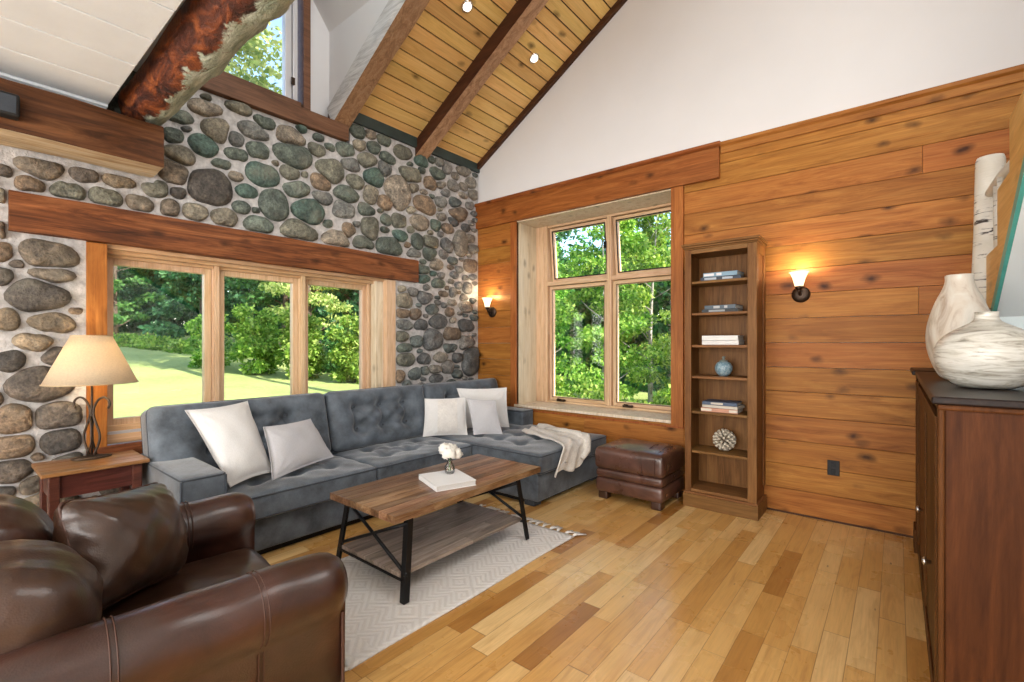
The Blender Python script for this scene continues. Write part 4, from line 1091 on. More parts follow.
# book and vase on the table
bk = thing('coffee_table_book', 'white hardback book lying on the coffee table', 'book', (1.82, -2.205, .46), -20)
mb = MB(); mb.box((-.15, -.13, 0), (.15, .13, .003)); mb.box((-.15, -.13, .030), (.15, .13, .033)); mb.box((-.15, -.13, .0), (.15, -.126, .033)); obj('cover', mb, 'white', bk, local=True, bevel=.001, seg=1)
mb = MB(); mb.box((-.145, -.1255, .0035), (.145, .125, .0295)); obj('pages', mb, plain('page_edges', (.62, .60, .57), .9, var=.1, nscale=200), bk, local=True)
va = thing('bud_vase', 'small clear glass vase of white flowers on the white book', 'vase', (1.775, -2.14, .493))
mb = MB(); prof = [(0, .002), (.022, .0), (.03, .008), (.033, .03), (.03, .05), (.018, .065), (.016, .078), (.023, .092), (.0215, .092), (.0145, .078), (.0165, .066), (.0285, .05), (.0315, .03), (.0285, .01), (.0, .007)]
mb.lathe(prof, (1.775, -2.14, .493), 24); obj('glass_body', mb, 'clear', va)
fl = thing('flower_bouquet', 'round white ruffled flowers in the small glass vase', 'flowers', (1.775, -2.14, .57))
mb = MB()
for i in range(3): mb.tube([(1.775+.008*math.cos(i*2.1), -2.14+.008*math.sin(i*2.1), .512), (1.775-.005*math.cos(i*2.1), -2.14-.005*math.sin(i*2.1), .575), (1.775+.02*math.cos(i*2.1), -2.14+.02*math.sin(i*2.1), .62)], .0025, 6)
obj('stems', mb, 'stem', fl)
rng = random.Random(12)
for bi, (bx, by, bz, br) in enumerate(((.022, -.026, .628, .046), (-.018, .03, .632, .048), (.026, .034, .615, .04), (-.026, -.02, .645, .042))):
    mb = MB()
    for i in range(60):
        u = rng.uniform(-.6, 1); a = i*2.399; q = math.sqrt(1-u*u); c = Vector((q*math.cos(a), q*math.sin(a), u)); rr_ = br*rng.uniform(.7, 1.05)
        tx = Vector((-math.sin(a), math.cos(a), 0)); ty = c.cross(tx); s = rng.uniform(.012, .02); P0 = Vector((1.775+bx, -2.14+by, bz)) + c*rr_
        vs = []
        for ii in range(4):
            for jj in range(4):
                x_, y_ = (ii/3-.5)*2, (jj/3-.5)*2; ed = max(abs(x_), abs(y_))
                vs.append(P0 + tx*x_*s*(1-.25*abs(y_)) + ty*y_*s*(1-.25*abs(x_)) + c*(-.010*ed*ed + .006*math.sin(x_*4+i)*math.sin(y_*3+i)))
        mb.add(vs, [(ii*4+jj, ii*4+jj+1, (ii+1)*4+jj+1, (ii+1)*4+jj) for ii in range(3) for jj in range(3)], 0, .5, True)
    mb.lathe([(0, -br*.7), (br*.7, 0), (0, br*.8)], (1.775+bx, -2.14+by, bz), 12)
    obj('bloom', mb, 'petal', fl)

# side table and lamp -----------------------------------------------
st = thing('side_table', 'dark antique wooden side table between armchair and sofa', 'side table', (.24, -3.59, 0))
mb = MB(); x0, x1, y0, y1 = .065, .46, -3.855, -3.41
X0_, X1_, Y0_, Y1_ = .07, .465, -3.865, -3.392
for i in range(4):
    w = (X1_-X0_)/4; mb.box((X0_+i*w+.0005, Y0_, .600), (X0_+(i+1)*w-.0005, Y1_, .622), 0, .2+.2*i)
obj('tabletop', mb, 'sidetop', st, bevel=.004)
mb = MB(); mb.box((X0_+.04, Y0_+.04, .47), (X1_-.04, Y0_+.06, .60)); mb.box((X0_+.04, Y1_-.06, .47), (X1_-.04, Y1_-.04, .60)); mb.box((X1_-.055, Y0_+.05, .47), (X1_-.04, Y1_-.05, .60)); mb.box((X0_+.04, Y0_+.05, .47), (X0_+.06, Y1_-.05, .60))
obj('apron', mb, 'sidewood', st, bevel=.002)
for x_ in (X0_+.05, X1_-.05):
    for y_ in (Y0_+.055, Y1_-.055):
        mb = MB(); mb.prism([(x_-.024, y_-.024), (x_+.024, y_-.024), (x_+.024, y_+.024), (x_-.024, y_+.024)], 'z', .0, .599); obj('leg', mb, 'sidewood', st, bevel=.005)
mb = MB(); mb.box((X0_+.06, Y0_+.06, .16), (X1_-.06, Y1_-.06, .18)); obj('lower_shelf', mb, 'sidewood', st, bevel=.003)
lp = thing('table_lamp', 'wrought iron table lamp with a linen shade, lit', 'table lamp', (.17, -3.61, .622))
lx, ly, lz = .165, -3.612, .622
mb = MB()
mb.lathe([(0, 0), (.075, 0), (.078, .006), (.05, .013), (.02, .02), (0, .022)], (lx, ly, lz), 28, sx=.75, sy=1.25); obj('base', mb, 'iron', lp)
mb = MB()
dy = (math.cos(R(39.3)), math.sin(R(39.3)))  # the scrolls spread across the room
def sc(u, z, w=0): return (lx + u*.774 - w*.633, ly + u*.633 + w*.774, lz+z)
for sg in (-1, 1):
    mb2 = [(0.012, .015), (.045, .09), (.052, .14), (.03, .20), (.008, .26), (.012, .31), (.04, .36), (.075, .375), (.105, .355), (.112, .325), (.10, .305)]
    pts = []
    for i in range(len(mb2)-1):
        for q in range(4):
            t_ = q/4; pts.append((mb2[i][0]*(1-t_)+mb2[i+1][0]*t_, mb2[i][1]*(1-t_)+mb2[i+1][1]*t_))
    pts.append(mb2[-1])
    for _ in range(3): pts = [pts[0]]+[((pts[i-1][0]+2*pts[i][0]+pts[i+1][0])/4, (pts[i-1][1]+2*pts[i][1]+pts[i+1][1])/4) for i in range(1, len(pts)-1)]+[pts[-1]]
    mb.tube([sc(sg*u, z) for u, z in pts], .0065, 8)
    mb.tube([sc(sg*.012, .015, .02*sg), sc(-sg*.018, .1, .025*sg), sc(-sg*.015, .18, .02*sg), sc(sg*.004, .26, .008*sg)], .0055, 8)
mb.tube([sc(0, .015), sc(0.004, .12), sc(-.004, .25), sc(0, .34), sc(0, .46)], .006, 8)
mb.lathe([(0, -.012), (.014, -.01), (.014, .01), (0, .012)], sc(0, .262), 10)
obj('scroll_stem', mb, 'iron', lp)
mb = MB(); H0, H1 = 1.078-lz, 1.372-lz
prof = [(.285, H0), (.272, H0+.02), (.2, H0+.13), (.118, H1)]
prof = [(.29, H0), (.118, H1)]; pr2 = [(.287, H0+.001), (.115, H1-.001)]
k = 48
vs = []
for r_, z_ in ((.224, H0), (.181, H0+.10), (.096, H1), (.0935, H1), (.1785, H0+.10), (.2215, H0)):
    for j in range(k): a = 2*math.pi*j/k; vs.append((lx+r_*math.cos(a), ly+r_*math.sin(a), lz+z_))
fs = [(i*k+j, i*k+(j+1) % k, ((i+1) % 6)*k+(j+1) % k, ((i+1) % 6)*k+j) for i in range(6) for j in range(k)]
mb.add(vs, fs, 0, .5, True); sh = obj('lamp_shade', mb, 'shade', lp)
mb = MB(); 
for r_, z_ in ((.2245, H0+.003), (.097, H1-.002)): mb.tube([(lx+r_*math.cos(R(a)), ly+r_*math.sin(R(a)), lz+z_) for a in range(0, 361, 10)], .0035, 6, 0, None, .5, False)
obj('shade_trim', mb, plain('shade_trim', (.5, .38, .24), .8), sh)
mb = MB(); mb.lathe([(0, -.03), (.015, -.028), (.02, -.005), (.03, .02), (.03, .04), (.02, .06), (0, .07)], (lx, ly, lz+.52), 16); obj('bulb', mb, 'bulb', lp)
light('table_lamp_light', 'POINT', (lx, ly, lz+.61), 7, (1., .78, .5), .04)

# bookcase ----------------------------------------------------------
bc = thing('bookcase', 'tall narrow oak bookcase with seven shelves against the plank wall', 'bookcase', (2.91, -.18, 0))
bx0, bx1, byf, byb, bt = 2.64, 3.165, -.33, -.03, 2.085
mb = MB()
mb.box((bx0, byf+.018, .1), (bx0+.02, byb, bt)); mb.box((bx1-.02, byf+.018, .1), (bx1, byb, bt)); mb.box((bx0+.02, byf+.02, bt-.03), (bx1-.02, byb, bt))
# raised frame on the outer side
mb.box((bx1, byf+.018, .2), (bx1+.010, byf+.075, bt)); mb.box((bx1, byb-.06, .2), (bx1+.010, byb, bt)); mb.box((bx1, byf+.075, bt-.07), (bx1+.01, byb-.06, bt))
obj('carcass', mb, 'oak', bc, bevel=.002)
mb = MB(); mb.box((bx0+.02, byb-.012, .1), (bx1-.02, byb-.002, bt-.03)); obj('back_panel', mb, 'oak', bc)
mb = MB(); mb.box((bx0, byf, .12), (bx0+.05, byf+.019, bt)); mb.box((bx1-.055, byf, .12), (bx1+.01, byf+.019, bt)); mb.box((bx0+.05, byf, bt-.035), (bx1-.055, byf+.019, bt), 1)
obj('face_frame', mb, ['oak', 'oakh'], bc, bevel=.003)
mb = MB()
for k_, (o1, z0, z1) in enumerate(((.006, bt, bt+.012), (.014, bt+.012, bt+.028), (.024, bt+.028, bt+.046))): mb.box((bx0-o1, byf-o1, z0), (bx1+.01+o1, byb, z1), 0, .5)
obj('crown', mb, 'oakh', bc, bevel=.005, seg=2)
mb = MB(); mb.box((bx0-.012, byf-.014, 0), (bx1+.022, byb, .105), 0, .4); mb.box((bx0-.008, byf-.010, .105), (bx1+.018, byb, .122), 0, .7); mb.box((bx0+.02, byf+.004, .122), (bx1-.02, byb, .146), 0, .6)
obj('plinth', mb, 'oakh', bc, bevel=.004)
SH = [.455, .775, 1.06, 1.312, 1.572, 1.828]
for z in SH:
    mb = MB(); mb.box((bx0+.02, byf+.02, z-.02), (bx1-.02, byb-.012, z), 0, random.random()); obj('shelf', mb, 'oakh', bc, bevel=.003)
def book(label, x, y, z, w, d, h, cover, rz=0, group='books on the bookcase', stripe=None):
    """book lying flat, spine to the front (-y)"""
    t = thing('book', label, 'book', (x, y, z), rz, group)
    mb = MB(); mb.box((-w/2, -d/2, 0), (w/2, d/2, .0025)); mb.box((-w/2, -d/2, h-.0025), (w/2, d/2, h)); mb.box((-w/2, -d/2, 0), (w/2, -d/2+.004, h)); c = obj('cover', mb, plain('book_cloth', cover, .6, var=.1), t, local=True, bevel=.0008, seg=1)
    mb = MB(); mb.box((-w/2+.004, -d/2+.004, .0026), (w/2-.004, d/2-.004, h-.0026)); obj('pages', mb, PAGES, t, local=True)
    if stripe:
        mb = MB()
        for a, b in stripe[1:]: mb.box((a*w/2, -d/2-.0008, h*.22), (b*w/2, -d/2+.001, h*.8))
        obj('spine_print', mb, plain('spine_print', stripe[0], .6), c, local=True)
    return t
PAGES = plain('book_pages', (.66, .63, .56), .9, var=.08, nscale=300)
bm = 2.90
book('dark blue book under the pale one on the top shelf', bm-.005, -.175, 1.8285, .30, .20, .030, (.035, .05, .075), 3, 'books on the top shelf', ((.4, .45, .5), (-.8, -.2), (.1, .6)))
book('pale blue and white book on the top shelf', bm+.0, -.18, 1.859, .26, .19, .034, (.22, .34, .44), -2, 'books on the top shelf', ((.75, .72, .72), (-.95, -.35), (-.2, .1)))
book('black book on the second shelf from the top', bm-.01, -.18, 1.5725, .27, .19, .026, (.03, .035, .04), 2, 'books on the second shelf', ((.3, .32, .34), (-.6, .3)))
book('slate grey book on the black book, second shelf', bm+.0, -.175, 1.599, .24, .18, .032, (.10, .13, .16), -5, 'books on the second shelf', ((.5, .5, .5), (-.4, .0), (.3, .5)))
book('white book at the bottom of the pair on the middle shelf', bm-.0, -.185, 1.3125, .275, .20, .036, (.70, .685, .665), 0, 'white books on the middle shelf')
book('white book on top of the pair on the middle shelf', bm-.005, -.183, 1.349, .27, .20, .038, (.74, .73, .71), 1, 'white books on the middle shelf')
book('coral red and cream book under two others', bm-.01, -.185, .7755, .275, .20, .032, (.52, .26, .17), 1, 'books on the fifth shelf', ((.65, .58, .48), (-1., -.4), (.55, 1.)))
book('cream book between the coral and the dark blue one', bm-.0, -.18, .808, .27, .20, .022, (.55, .50, .42), -3, 'books on the fifth shelf')
book('dark blue book topmost of three', bm-.01, -.18, .8305, .26, .19, .026, (.07, .10, .16), 2, 'books on the fifth shelf', ((.55, .5, .42), (-.5, .2)))
def jar_mat():
    m, nt, b = new_mat('blue_glaze'); g = N(nt); co = g.obj()
    vo = g.n('ShaderNodeTexVoronoi'); g.l(co, vo.inputs['Vector']); vo.inputs['Scale'].default_value = 55
    g.l(g.ramp(vo.outputs['Distance'], [(.15, (.10, .20, .27)), (.45, (.36, .46, .50)), (.7, (.14, .24, .30))]), b.inputs['Base Color']); b.inputs['Roughness'].default_value = .3
    return m
j = thing('lidded_jar', 'round blue and grey glazed jar with a lid on the bookcase', 'jar', (2.90, -.18, 1.061))
mb = MB(); mb.lathe([(0, 0), (.03, 0), (.05, .018), (.066, .05), (.066, .075), (.052, .105), (.03, .118), (0, .118)], (2.90, -.18, 1.061), 28); jb = obj('body', mb, jar_mat(), j)
mb = MB(); mb.lathe([(.032, .119), (.03, .126), (.012, .132), (.008, .14), (.014, .15), (.008, .158), (0, .16)], (2.90, -.18, 1.061), 20); obj('lid', mb, plain('jar_lid', (.20, .23, .21), .4), j)
u = thing('spiky_ball', 'spiky pale shell ball ornament on a bookcase shelf', 'ornament', (2.905, -.18, .455))
mb = MB(); mb.lathe([(0, -.045), (.03, -.035), (.045, 0), (.03, .035), (0, .045)], (2.905, -.18, .545), 16); obj('core', mb, plain('ornament_core', (.10, .07, .045), .7), u)
cup = plain('ornament_cups', (.56, .50, .40), .6, var=.25, nscale=40)
for i in range(70):
    z = 1-2*(i+.5)/70; a = i*2.39996; q = math.sqrt(1-z*z); d = Vector((q*math.cos(a), q*math.sin(a), z)); c = Vector((2.905, -.18, .545))
    mb = MB(); mb.tube([c+d*.035, c+d*.065, c+d*.0875], [.005, .0085, .0105], 7, 0, None, .5); obj('spike', mb, cup, u)

# wall sconces ------------------------------------------------------
def sconce(label, x, z):
    t = thing('wall_sconce', label, 'sconce', (x, -.006, z-.05), 0, 'bronze wall sconces')
    mb = MB(); mb.lathe([(.062, 0), (.062, .008), (.052, .016), (.03, .022), (.0, .024)], (0, 0, 0), 28, 0, T((x, -.008, z-.05), 90)); obj('backplate', mb, 'bronze', t)
    mb = MB(); mb.tube([(x, -.02, z-.05), (x, -.07, z-.055), (x, -.095, z-.04), (x, -.10, z-.005)], .010, 10); mb.lathe([(0, -.012), (.02, -.01), (.026, .01), (.024, .022), (0, .022)], (x, -.10, z-.012), 18); obj('arm', mb, 'bronze', t)
    mb = MB(); pr = [(.028, .005), (.034, .03), (.042, .065), (.056, .098), (.068, .112), (.0665, .113), (.0545, .099), (.040, .066), (.032, .031), (.0, .008)]
    mb.lathe(pr, (x, -.10, z), 32); s = obj('glass_shade', mb, 'frost', t)
    mb = MB(); mb.lathe([(0, .02), (.012, .022), (.018, .05), (.012, .07), (0, .075)], (x, -.10, z), 12); obj('bulb', mb, 'bulb', t)
    light('sconce_light', 'POINT', (x, -.10, z+.125), 6.5, (1., .80, .54), .03)
sconce('bronze wall sconce with a frosted bell shade, right of the bookcase', 3.415, 1.75)
sconce('bronze wall sconce with a frosted bell shade, by the sofa corner', .245, 1.75)
# power outlet
t = thing('power_outlet', 'black power outlet plate low on the plank wall', 'outlet', (3.622, -.006, .40))
mb = MB(); mb.box((3.584, -.012, .345), (3.66, -.004, .457)); obj('plate', mb, 'blackplastic', t, bevel=.003)
for z in (.373, .429):
    mb = MB(); mb.box((3.606, -.0145, z-.019), (3.638, -.011, z+.019)); mb.box((3.612, -.016, z-.004), (3.615, -.0142, z+.008)); mb.box((3.629, -.016, z-.004), (3.632, -.0142, z+.008)); obj('socket', mb, 'black', t, bevel=.002)
# ceiling spotlights
for i, (x, y) in enumerate(((1.159, -1.361), (1.164, -.414))):
    z = 3.50 + RS*x - .012
    t = thing('ceiling_spotlight', ['small round spotlight in the pine ceiling beside the dormer', 'small round spotlight in the pine ceiling between rafter and gable'][i], 'spotlight', (x, y, z), 0, 'spotlights in the pine ceiling')
    Mx = Matrix.Translation((x, y, z)) @ Matrix.Rotation(-ca, 4, 'Y') @ Matrix.Rotation(math.pi, 4, 'X')
    mb = MB(); mb.lathe([(.036, -.005), (.052, -.004), (.054, .004), (.042, .010), (.036, .004)], (0, 0, 0), 28, 0, Mx); obj('ring', mb, 'chrome', t)
    mb = MB(); mb.lathe([(0, -.01), (.034, -.008), (.036, .004), (.030, .022), (.016, .032), (0, .035)], (0, 0, 0), 22, 0, Mx); obj('lens', mb, 'bulb', t)

# dresser -----------------------------------------------------------
dr = thing('dresser', 'dark cherry dresser with a black top along the right wall', 'dresser', (4.34, -1.25, 0))
dx0, dx1, dy0, dy1, dz = 4.10, 4.50, -2.27, -.15, 1.125
mb = MB(); mb.box((dx0, dy0, .10), (dx1, dy1, dz)); obj('carcass', mb, 'cherry', dr, bevel=.004)
mb = MB(); mb.box((dx0-.012, dy0+.012, .0), (dx1, dy1, .10)); mb.box((dx0-.026, dy0-.012, 0), (dx1+.0, dy0+.012, .085)); mb.box((dx0-.03, dy1-.16, 0), (dx1, dy1+.02, .15)); obj('plinth', mb, 'cherry', dr, bevel=.005)
mb = MB(); mb.box((dx0-.032, dy0-.035, dz+.012), (dx1+.01, -.60, dz+.036)); obj('top', mb, 'cherrydark', dr, bevel=.006, seg=3)
mb = MB(); mb.box((dx0-.045, -.60, dz+.012), (dx1+.01, dy1+.03, dz+.040)); obj('top', mb, 'cherrydark', dr, bevel=.006, seg=3)
mb = MB(); mb.box((dx0-.018, dy0-.018, dz-.006), (dx1, dy1+.012, dz+.012)); obj('cornice', mb, 'cherry', dr, bevel=.006, seg=3)
mb = MB(); mb.box((dx0-.016, dy0-.004, .10), (dx0+.0, dy0+.05, dz)); mb.box((dx0-.016, -.62, .10), (dx0, -.56, dz)); mb.box((dx0-.016, dy1-.05, .10), (dx0, dy1+.0, dz)); obj('stile', mb, 'cherry', dr, bevel=.005)
for (a, b, ky) in ((-2.21, -1.45, -1.98), (-1.43, -.64, -1.30), (-.545, -.21, None)):
    mb = MB(); mb.box((dx0-.014, a, .13), (dx0, b, 1.09)); mb.box((dx0-.020, a, .13), (dx0-.013, a+.06, 1.09)); mb.box((dx0-.020, b-.06, .13), (dx0-.013, b, 1.09)); mb.box((dx0-.020, a+.06, .13), (dx0-.013, b-.06, .19)); mb.box((dx0-.020, a+.06, 1.03), (dx0-.013, b-.06, 1.09))
    dd = obj('door', mb, 'cherry', dr, bevel=.002)
    if ky:
        mb = MB(); mb.lathe([(.006, 0), (.006, .010), (.014, .014), (.015, .019), (.008, .024), (0, .025)], (0, 0, 0), 16, 0, T((dx0-.020, ky, .545), 0, -90)); obj('knob', mb, 'nickel', dd)
def vase_mat():
    m, nt, b = new_mat('streaked_glaze'); g = N(nt); co = g.obj()
    f = g.noise(g.mapping(co, (2.5, 2.5, 20)), 2.2, 6, .65, 1.8)
    c = g.ramp(f, [(.32, (.16, .15, .12)), (.42, (.42, .39, .33)), (.52, (.62, .60, .54)), (.62, (.70, .68, .63)), (.74, (.45, .36, .27))])
    g.l(c, b.inputs['Base Color']); b.inputs['Roughness'].default_value = .28
    g.l(g.bump(f, .25, .01), b.inputs['Normal']); return m
vm = vase_mat()
def vase_mat2():
    m, nt, b = new_mat('mottled_glaze'); g = N(nt); co = g.obj()
    f = g.noise(g.mapping(co, (7, 7, 2.0)), 2.0, 5, .6, 1.2)
    c = g.ramp(f, [(.32, (.36, .27, .20)), (.45, (.58, .51, .43)), (.6, (.64, .60, .53)), (.75, (.56, .54, .48))])
    g.l(c, b.inputs['Base Color']); b.inputs['Roughness'].default_value = .3; return m
t = thing('ceramic_vase', 'squat round streaked cream vase at the front of the dresser', 'vase', (4.235, -1.84, dz+.038), 0, 'vases on the dresser')
pr = [(0, 0), (.07, 0), (.10, .018), (.132, .065), (.144, .11), (.142, .145), (.115, .19), (.068, .22), (.036, .237), (.030, .258), (.033, .272), (.026, .272), (.022, .25), (0, .24)]
def smooth(pr, n=2):
    for _ in range(n):
        q = [pr[0]]
        for a, b in zip(pr[:-1], pr[1:]): q += [(a[0]*.75+b[0]*.25, a[1]*.75+b[1]*.25), (a[0]*.25+b[0]*.75, a[1]*.25+b[1]*.75)]
        pr = q+[pr[-1]]
    return pr
mb = MB(); mb.lathe(smooth(pr), (4.235, -1.84, dz+.038), 48); obj('body', mb, vm, t)
t = thing('ceramic_vase', 'taller narrow-necked cream vase behind the squat vase', 'vase', (4.19, -1.42, dz+.038), 0, 'vases on the dresser')
pr = [(0, 0), (.05, 0), (.075, .03), (.10, .10), (.112, .17), (.106, .25), (.080, .34), (.055, .395), (.045, .43), (.048, .455), (.040, .455), (.036, .43), (0, .41)]
mb = MB(); mb.lathe(smooth(pr), (4.195, -1.42, dz+.038), 48); obj('body', mb, vase_mat2(), t)

# stairs with birch rail --------------------------------------------
sr = thing('staircase', 'steep stairs with a honey wood stringer and birch railing in the right corner', 'staircase', (4.75, -1.5, 1.4))
m_ = .66
def sl(y, z0, x): return (x, y, z0 - m_*(y+1.0))
xs_, xe_ = 4.345, 5.02
def slope_box(mb, y0, y1, za, zb, x0, x1, mi=0):
    p = [(y0, za - m_*(y0+1.0)), (y0, zb - m_*(y0+1.0)), (y1, zb - m_*(y1+1.0)), (y1, za - m_*(y1+1.0))]
    mb.prism(p, 'x', x0, x1, mi)
saw = [(-.77, 1.50), (-.77, 1.777), (-1.12, 1.777), (-1.12, 2.03), (-1.42, 2.03), (-1.42, 2.25), (-1.71, 2.25), (-1.71, 2.49), (-2.0, 2.49), (-2.0, 2.73), (-2.3, 2.73), (-2.3, 2.86), (-3.05, 2.86), (-1.711, 1.985), (-.966, 1.50)]
mb = MB(); mb.prism(saw, 'x', xs_, xs_+.045); obj('stringer', mb, 'stringer', sr, bevel=.002, seg=1)
low = [(-.966, 1.50), (-1.711, 1.985), (-3.05, 2.86), (-3.05, 2.80), (-1.72, 1.93), (-.985, 1.45)]
mb = MB(); mb.prism(low, 'x', xs_-.004, xs_+.010); obj('edge_strip', mb, 'teal', sr)
mb = MB(); mb.prism([(-.985, 1.47), (-1.72, 1.95), (-3.05, 2.82), (-3.05, 2.80), (-1.72, 1.93), (-.985, 1.45)], 'x', xs_+.0105, xe_); obj('soffit', mb, 'soffit', sr)
mb = MB(); mb.box((xs_+.01, -.985, 1.172), (xe_, -.95, 1.45)); obj('end_panel', mb, 'palepanel', sr)
for k_ in range(5):
    y_, z_ = (-.77, -1.12, -1.42, -1.71, -2.0)[k_], (1.777, 2.03, 2.25, 2.49, 2.73)[k_]
    mb = MB(); mb.box((xs_+.045, y_-.30, z_-.03), (xe_, y_+.02, z_)); obj('tread', mb, 'stringer', sr)
def birch_mat():
    m, nt, b = new_mat('birch_bark'); g = N(nt); co = g.obj()
    f = g.noise(g.mapping(co, (3, 3, 22)), 2.2, 4, .65, .6); f2 = g.noise(co, 9, 3)
    c = g.ramp(f2, [(.3, (.62, .58, .50)), (.7, (.74, .71, .65))])
    k = g.math('MULTIPLY', g.ramp(f, [(.56, 0.), (.62, 1.)]), g.ramp(f2, [(.40, 0.), (.50, 1.)]))
    g.l(g.mix(k, c, (.05, .04, .035)), b.inputs['Base Color']); b.inputs['Roughness'].default_value = .7
    g.l(g.bump(f, .3, .01), b.inputs['Normal']); return m
M['birch'] = birch_mat()
mb = MB(); mb.tube([(4.350, -.70, 1.18), (4.355, -.70, 1.6), (4.362, -.70, 1.9), (4.368, -.70, 2.285), (4.368, -.70, 2.305)], [.064, .062, .059, .058, .052], 20); obj('newel_post', mb, 'birch', sr)
mb = MB(); mb.tube([(4.362, -.72, 2.10), (4.38, -1.0, 2.125), (4.415, -1.3, 2.15), (4.43, -1.9, 2.40)], .023, 14); obj('handrail', mb, 'birch', sr)
for y_, z_ in ((-.90, 1.777), (-1.02, 1.777), (-1.22, 2.03)):
    mb = MB(); mb.tube([(4.372+.03*(y_ < -1.1), y_, z_), (4.368+.035*(y_ < -1.1), y_, 2.11)], [.015, .013], 8); obj('baluster', mb, 'birch', sr)

# ------------------------------------------------------------------ the garden and the woods
def gz(x, y): return -.40 + .075*max(0, -x-2)
def lawn_mat():
    m, nt, b = new_mat('lawn_grass'); g = N(nt); co = g.obj()
    f = g.noise(co, .35, 5, .6); f2 = g.noise(g.mapping(co, (1, 1, 1)), 9, 4, .7)
    c = g.ramp(f, [(.35, (.28, .34, .09)), (.65, (.37, .43, .135))])
    c = g.mix(.6, c, g.ramp(f2, [(.3, .65), (.7, 1.15)]), 'MULTIPLY')
    g.l(c, b.inputs['Base Color']); b.inputs['Roughness'].default_value = .9
    g.l(g.bump(g.noise(co, 30, 4), .6, .03), b.inputs['Normal'])
    return m
M['lawn'] = lawn_mat()
M['forestfloor'] = plain('forest_floor', (.035, .045, .02), .95, var=.5, nscale=2)
mb = MB(); nx, ny = 44, 40
P_ = []
for i in range(nx+1):
    for j in range(ny+1):
        x = -44 + 43.58*i/nx; y = -26 + 46*j/ny; P_.append((x, y, gz(x, y) + .05*math.sin(x*.7)*math.sin(y*.5)))
mb.add(P_, [(i*(ny+1)+j, (i+1)*(ny+1)+j, (i+1)*(ny+1)+j+1, i*(ny+1)+j+1) for i in range(nx) for j in range(ny)], 0, .5, True)
struct('lawn', mb, 'lawn', 'sunlit green lawn outside the triple window', 'lawn')
mb = MB(); mb.box((-.42, .47, -.6), (14, 30, -.42)); struct('ground', mb, 'forestfloor', 'dark leafy ground of the woods behind the plank wall', 'ground')

def leaf_mesh(name, P, D_, size, mats, seed, long=1.6):
    """leaf blades: one bent diamond (two triangles) per point"""
    rng = np.random.default_rng(seed); n = len(P)
    a = rng.normal(size=(n, 3)) + D_; a /= np.linalg.norm(a, axis=1)[:, None]
    b = rng.normal(size=(n, 3)); b -= (b*a).sum(1)[:, None]*a; b /= np.linalg.norm(b, axis=1)[:, None]
    nn = np.cross(a, b); s = size*rng.uniform(.6, 1.35, n)[:, None]
    v = np.stack([P, P + a*s*long*.5 + b*s*.5, P + a*s*long - nn*s*.25, P + a*s*long*.5 - b*s*.5], 1).reshape(-1, 3)
    me = bpy.data.meshes.new(name); me.vertices.add(4*n); me.vertices.foreach_set('co', v.astype(np.float32).ravel())
    me.loops.add(4*n); me.loops.foreach_set('vertex_index', np.arange(4*n, dtype=np.int32))
    me.polygons.add(n); me.polygons.foreach_set('loop_start', np.arange(0, 4*n, 4, dtype=np.int32))
    me.polygons.foreach_set('loop_total', np.full(n, 4, dtype=np.int32))
    at = me.attributes.new('rnd', 'FLOAT', 'FACE'); at.data.foreach_set('value', rng.random(n).astype(np.float32))
    me.materials.append(M[mats]); me.update(calc_edges=True)
    return me
def tree_proto(seed, h, rad, base, nclump, nleaf, size, leafm, barkm, kind, trunk=.16, spray=(.9, .9, .35)):
    rng = np.random.default_rng(seed); rr = random.Random(seed)
    mb = MB(); tr = []
    for i in range(9):
        t = i/8; tr.append((.18*math.sin(t*4+seed)*t, .18*math.cos(t*3+seed)*t, -.3 + (h*.95+.3)*t))
    mb.tube(tr, [trunk*(1.05-.95*i/8) for i in range(9)], 9)
    P = []; D_ = []
    for c in range(nclump):
        t = (c+.5)/nclump; z = base + (h-base)*t**.9
        if kind == 'cone': r = rad*(1-t)**.8
        elif kind == 'column': r = rad*(.75+.25*math.sin(t*3.1))
        else: r = rad*math.sin(math.pi*min(1, .16+.84*t))**.55
        an = rr.uniform(0, 6.28); q = r*math.sqrt(rr.uniform(.12, 1)); cx, cy = q*math.cos(an), q*math.sin(an)
        if c % 2 == 0:
            zz = z-.35*q
            mb.tube([(0, 0, max(.2, zz-.3)), (cx*.5, cy*.5, zz), (cx, cy, z)], [trunk*.32*(1-t*.6), trunk*.2*(1-t*.6), .012], 5)
        k = nleaf//nclump
        g = rng.normal(size=(k, 3)); g /= np.linalg.norm(g, axis=1)[:, None]; g *= rng.uniform(.25, 1, (k, 1))**.5
        sz = rad*rr.uniform(.28, .46)
        pts = g*np.array(spray)*sz
        pts[:, 2] -= .25*np.hypot(pts[:, 0], pts[:, 1])*(.6 if kind == 'cone' else .3)
        P.append(pts + np.array([cx, cy, z])); out = np.array([cx, cy, 0])/(q+.01)
        D_.append(g*.5 + out*.6 + np.array([0, 0, -.35]))
    return leaf_mesh('crown', np.concatenate(P), np.concatenate(D_), size, leafm, seed), mb, barkm
PROTO = {}
def plant(key, name, label, cat, loc, group, rz, sc=1.):
    if key not in PROTO:
        t = thing(name, label, cat, (0, 0, 0), 0, group)
        crown, mb, barkm = SPEC[key]()
        o = bpy.data.objects.new('crown', crown); COL.objects.link(o); o.parent = t
        obj('trunk' if key != 'shrub' else 'stems', mb, barkm, t, local=True)
        PROTO[key] = t; t.location = loc; t.rotation_euler = (0, 0, R(rz)); t.scale = (sc,)*3
        return t
    c = copy_thing(PROTO[key], loc, rz, label, sc); c['group'] = group
    return c
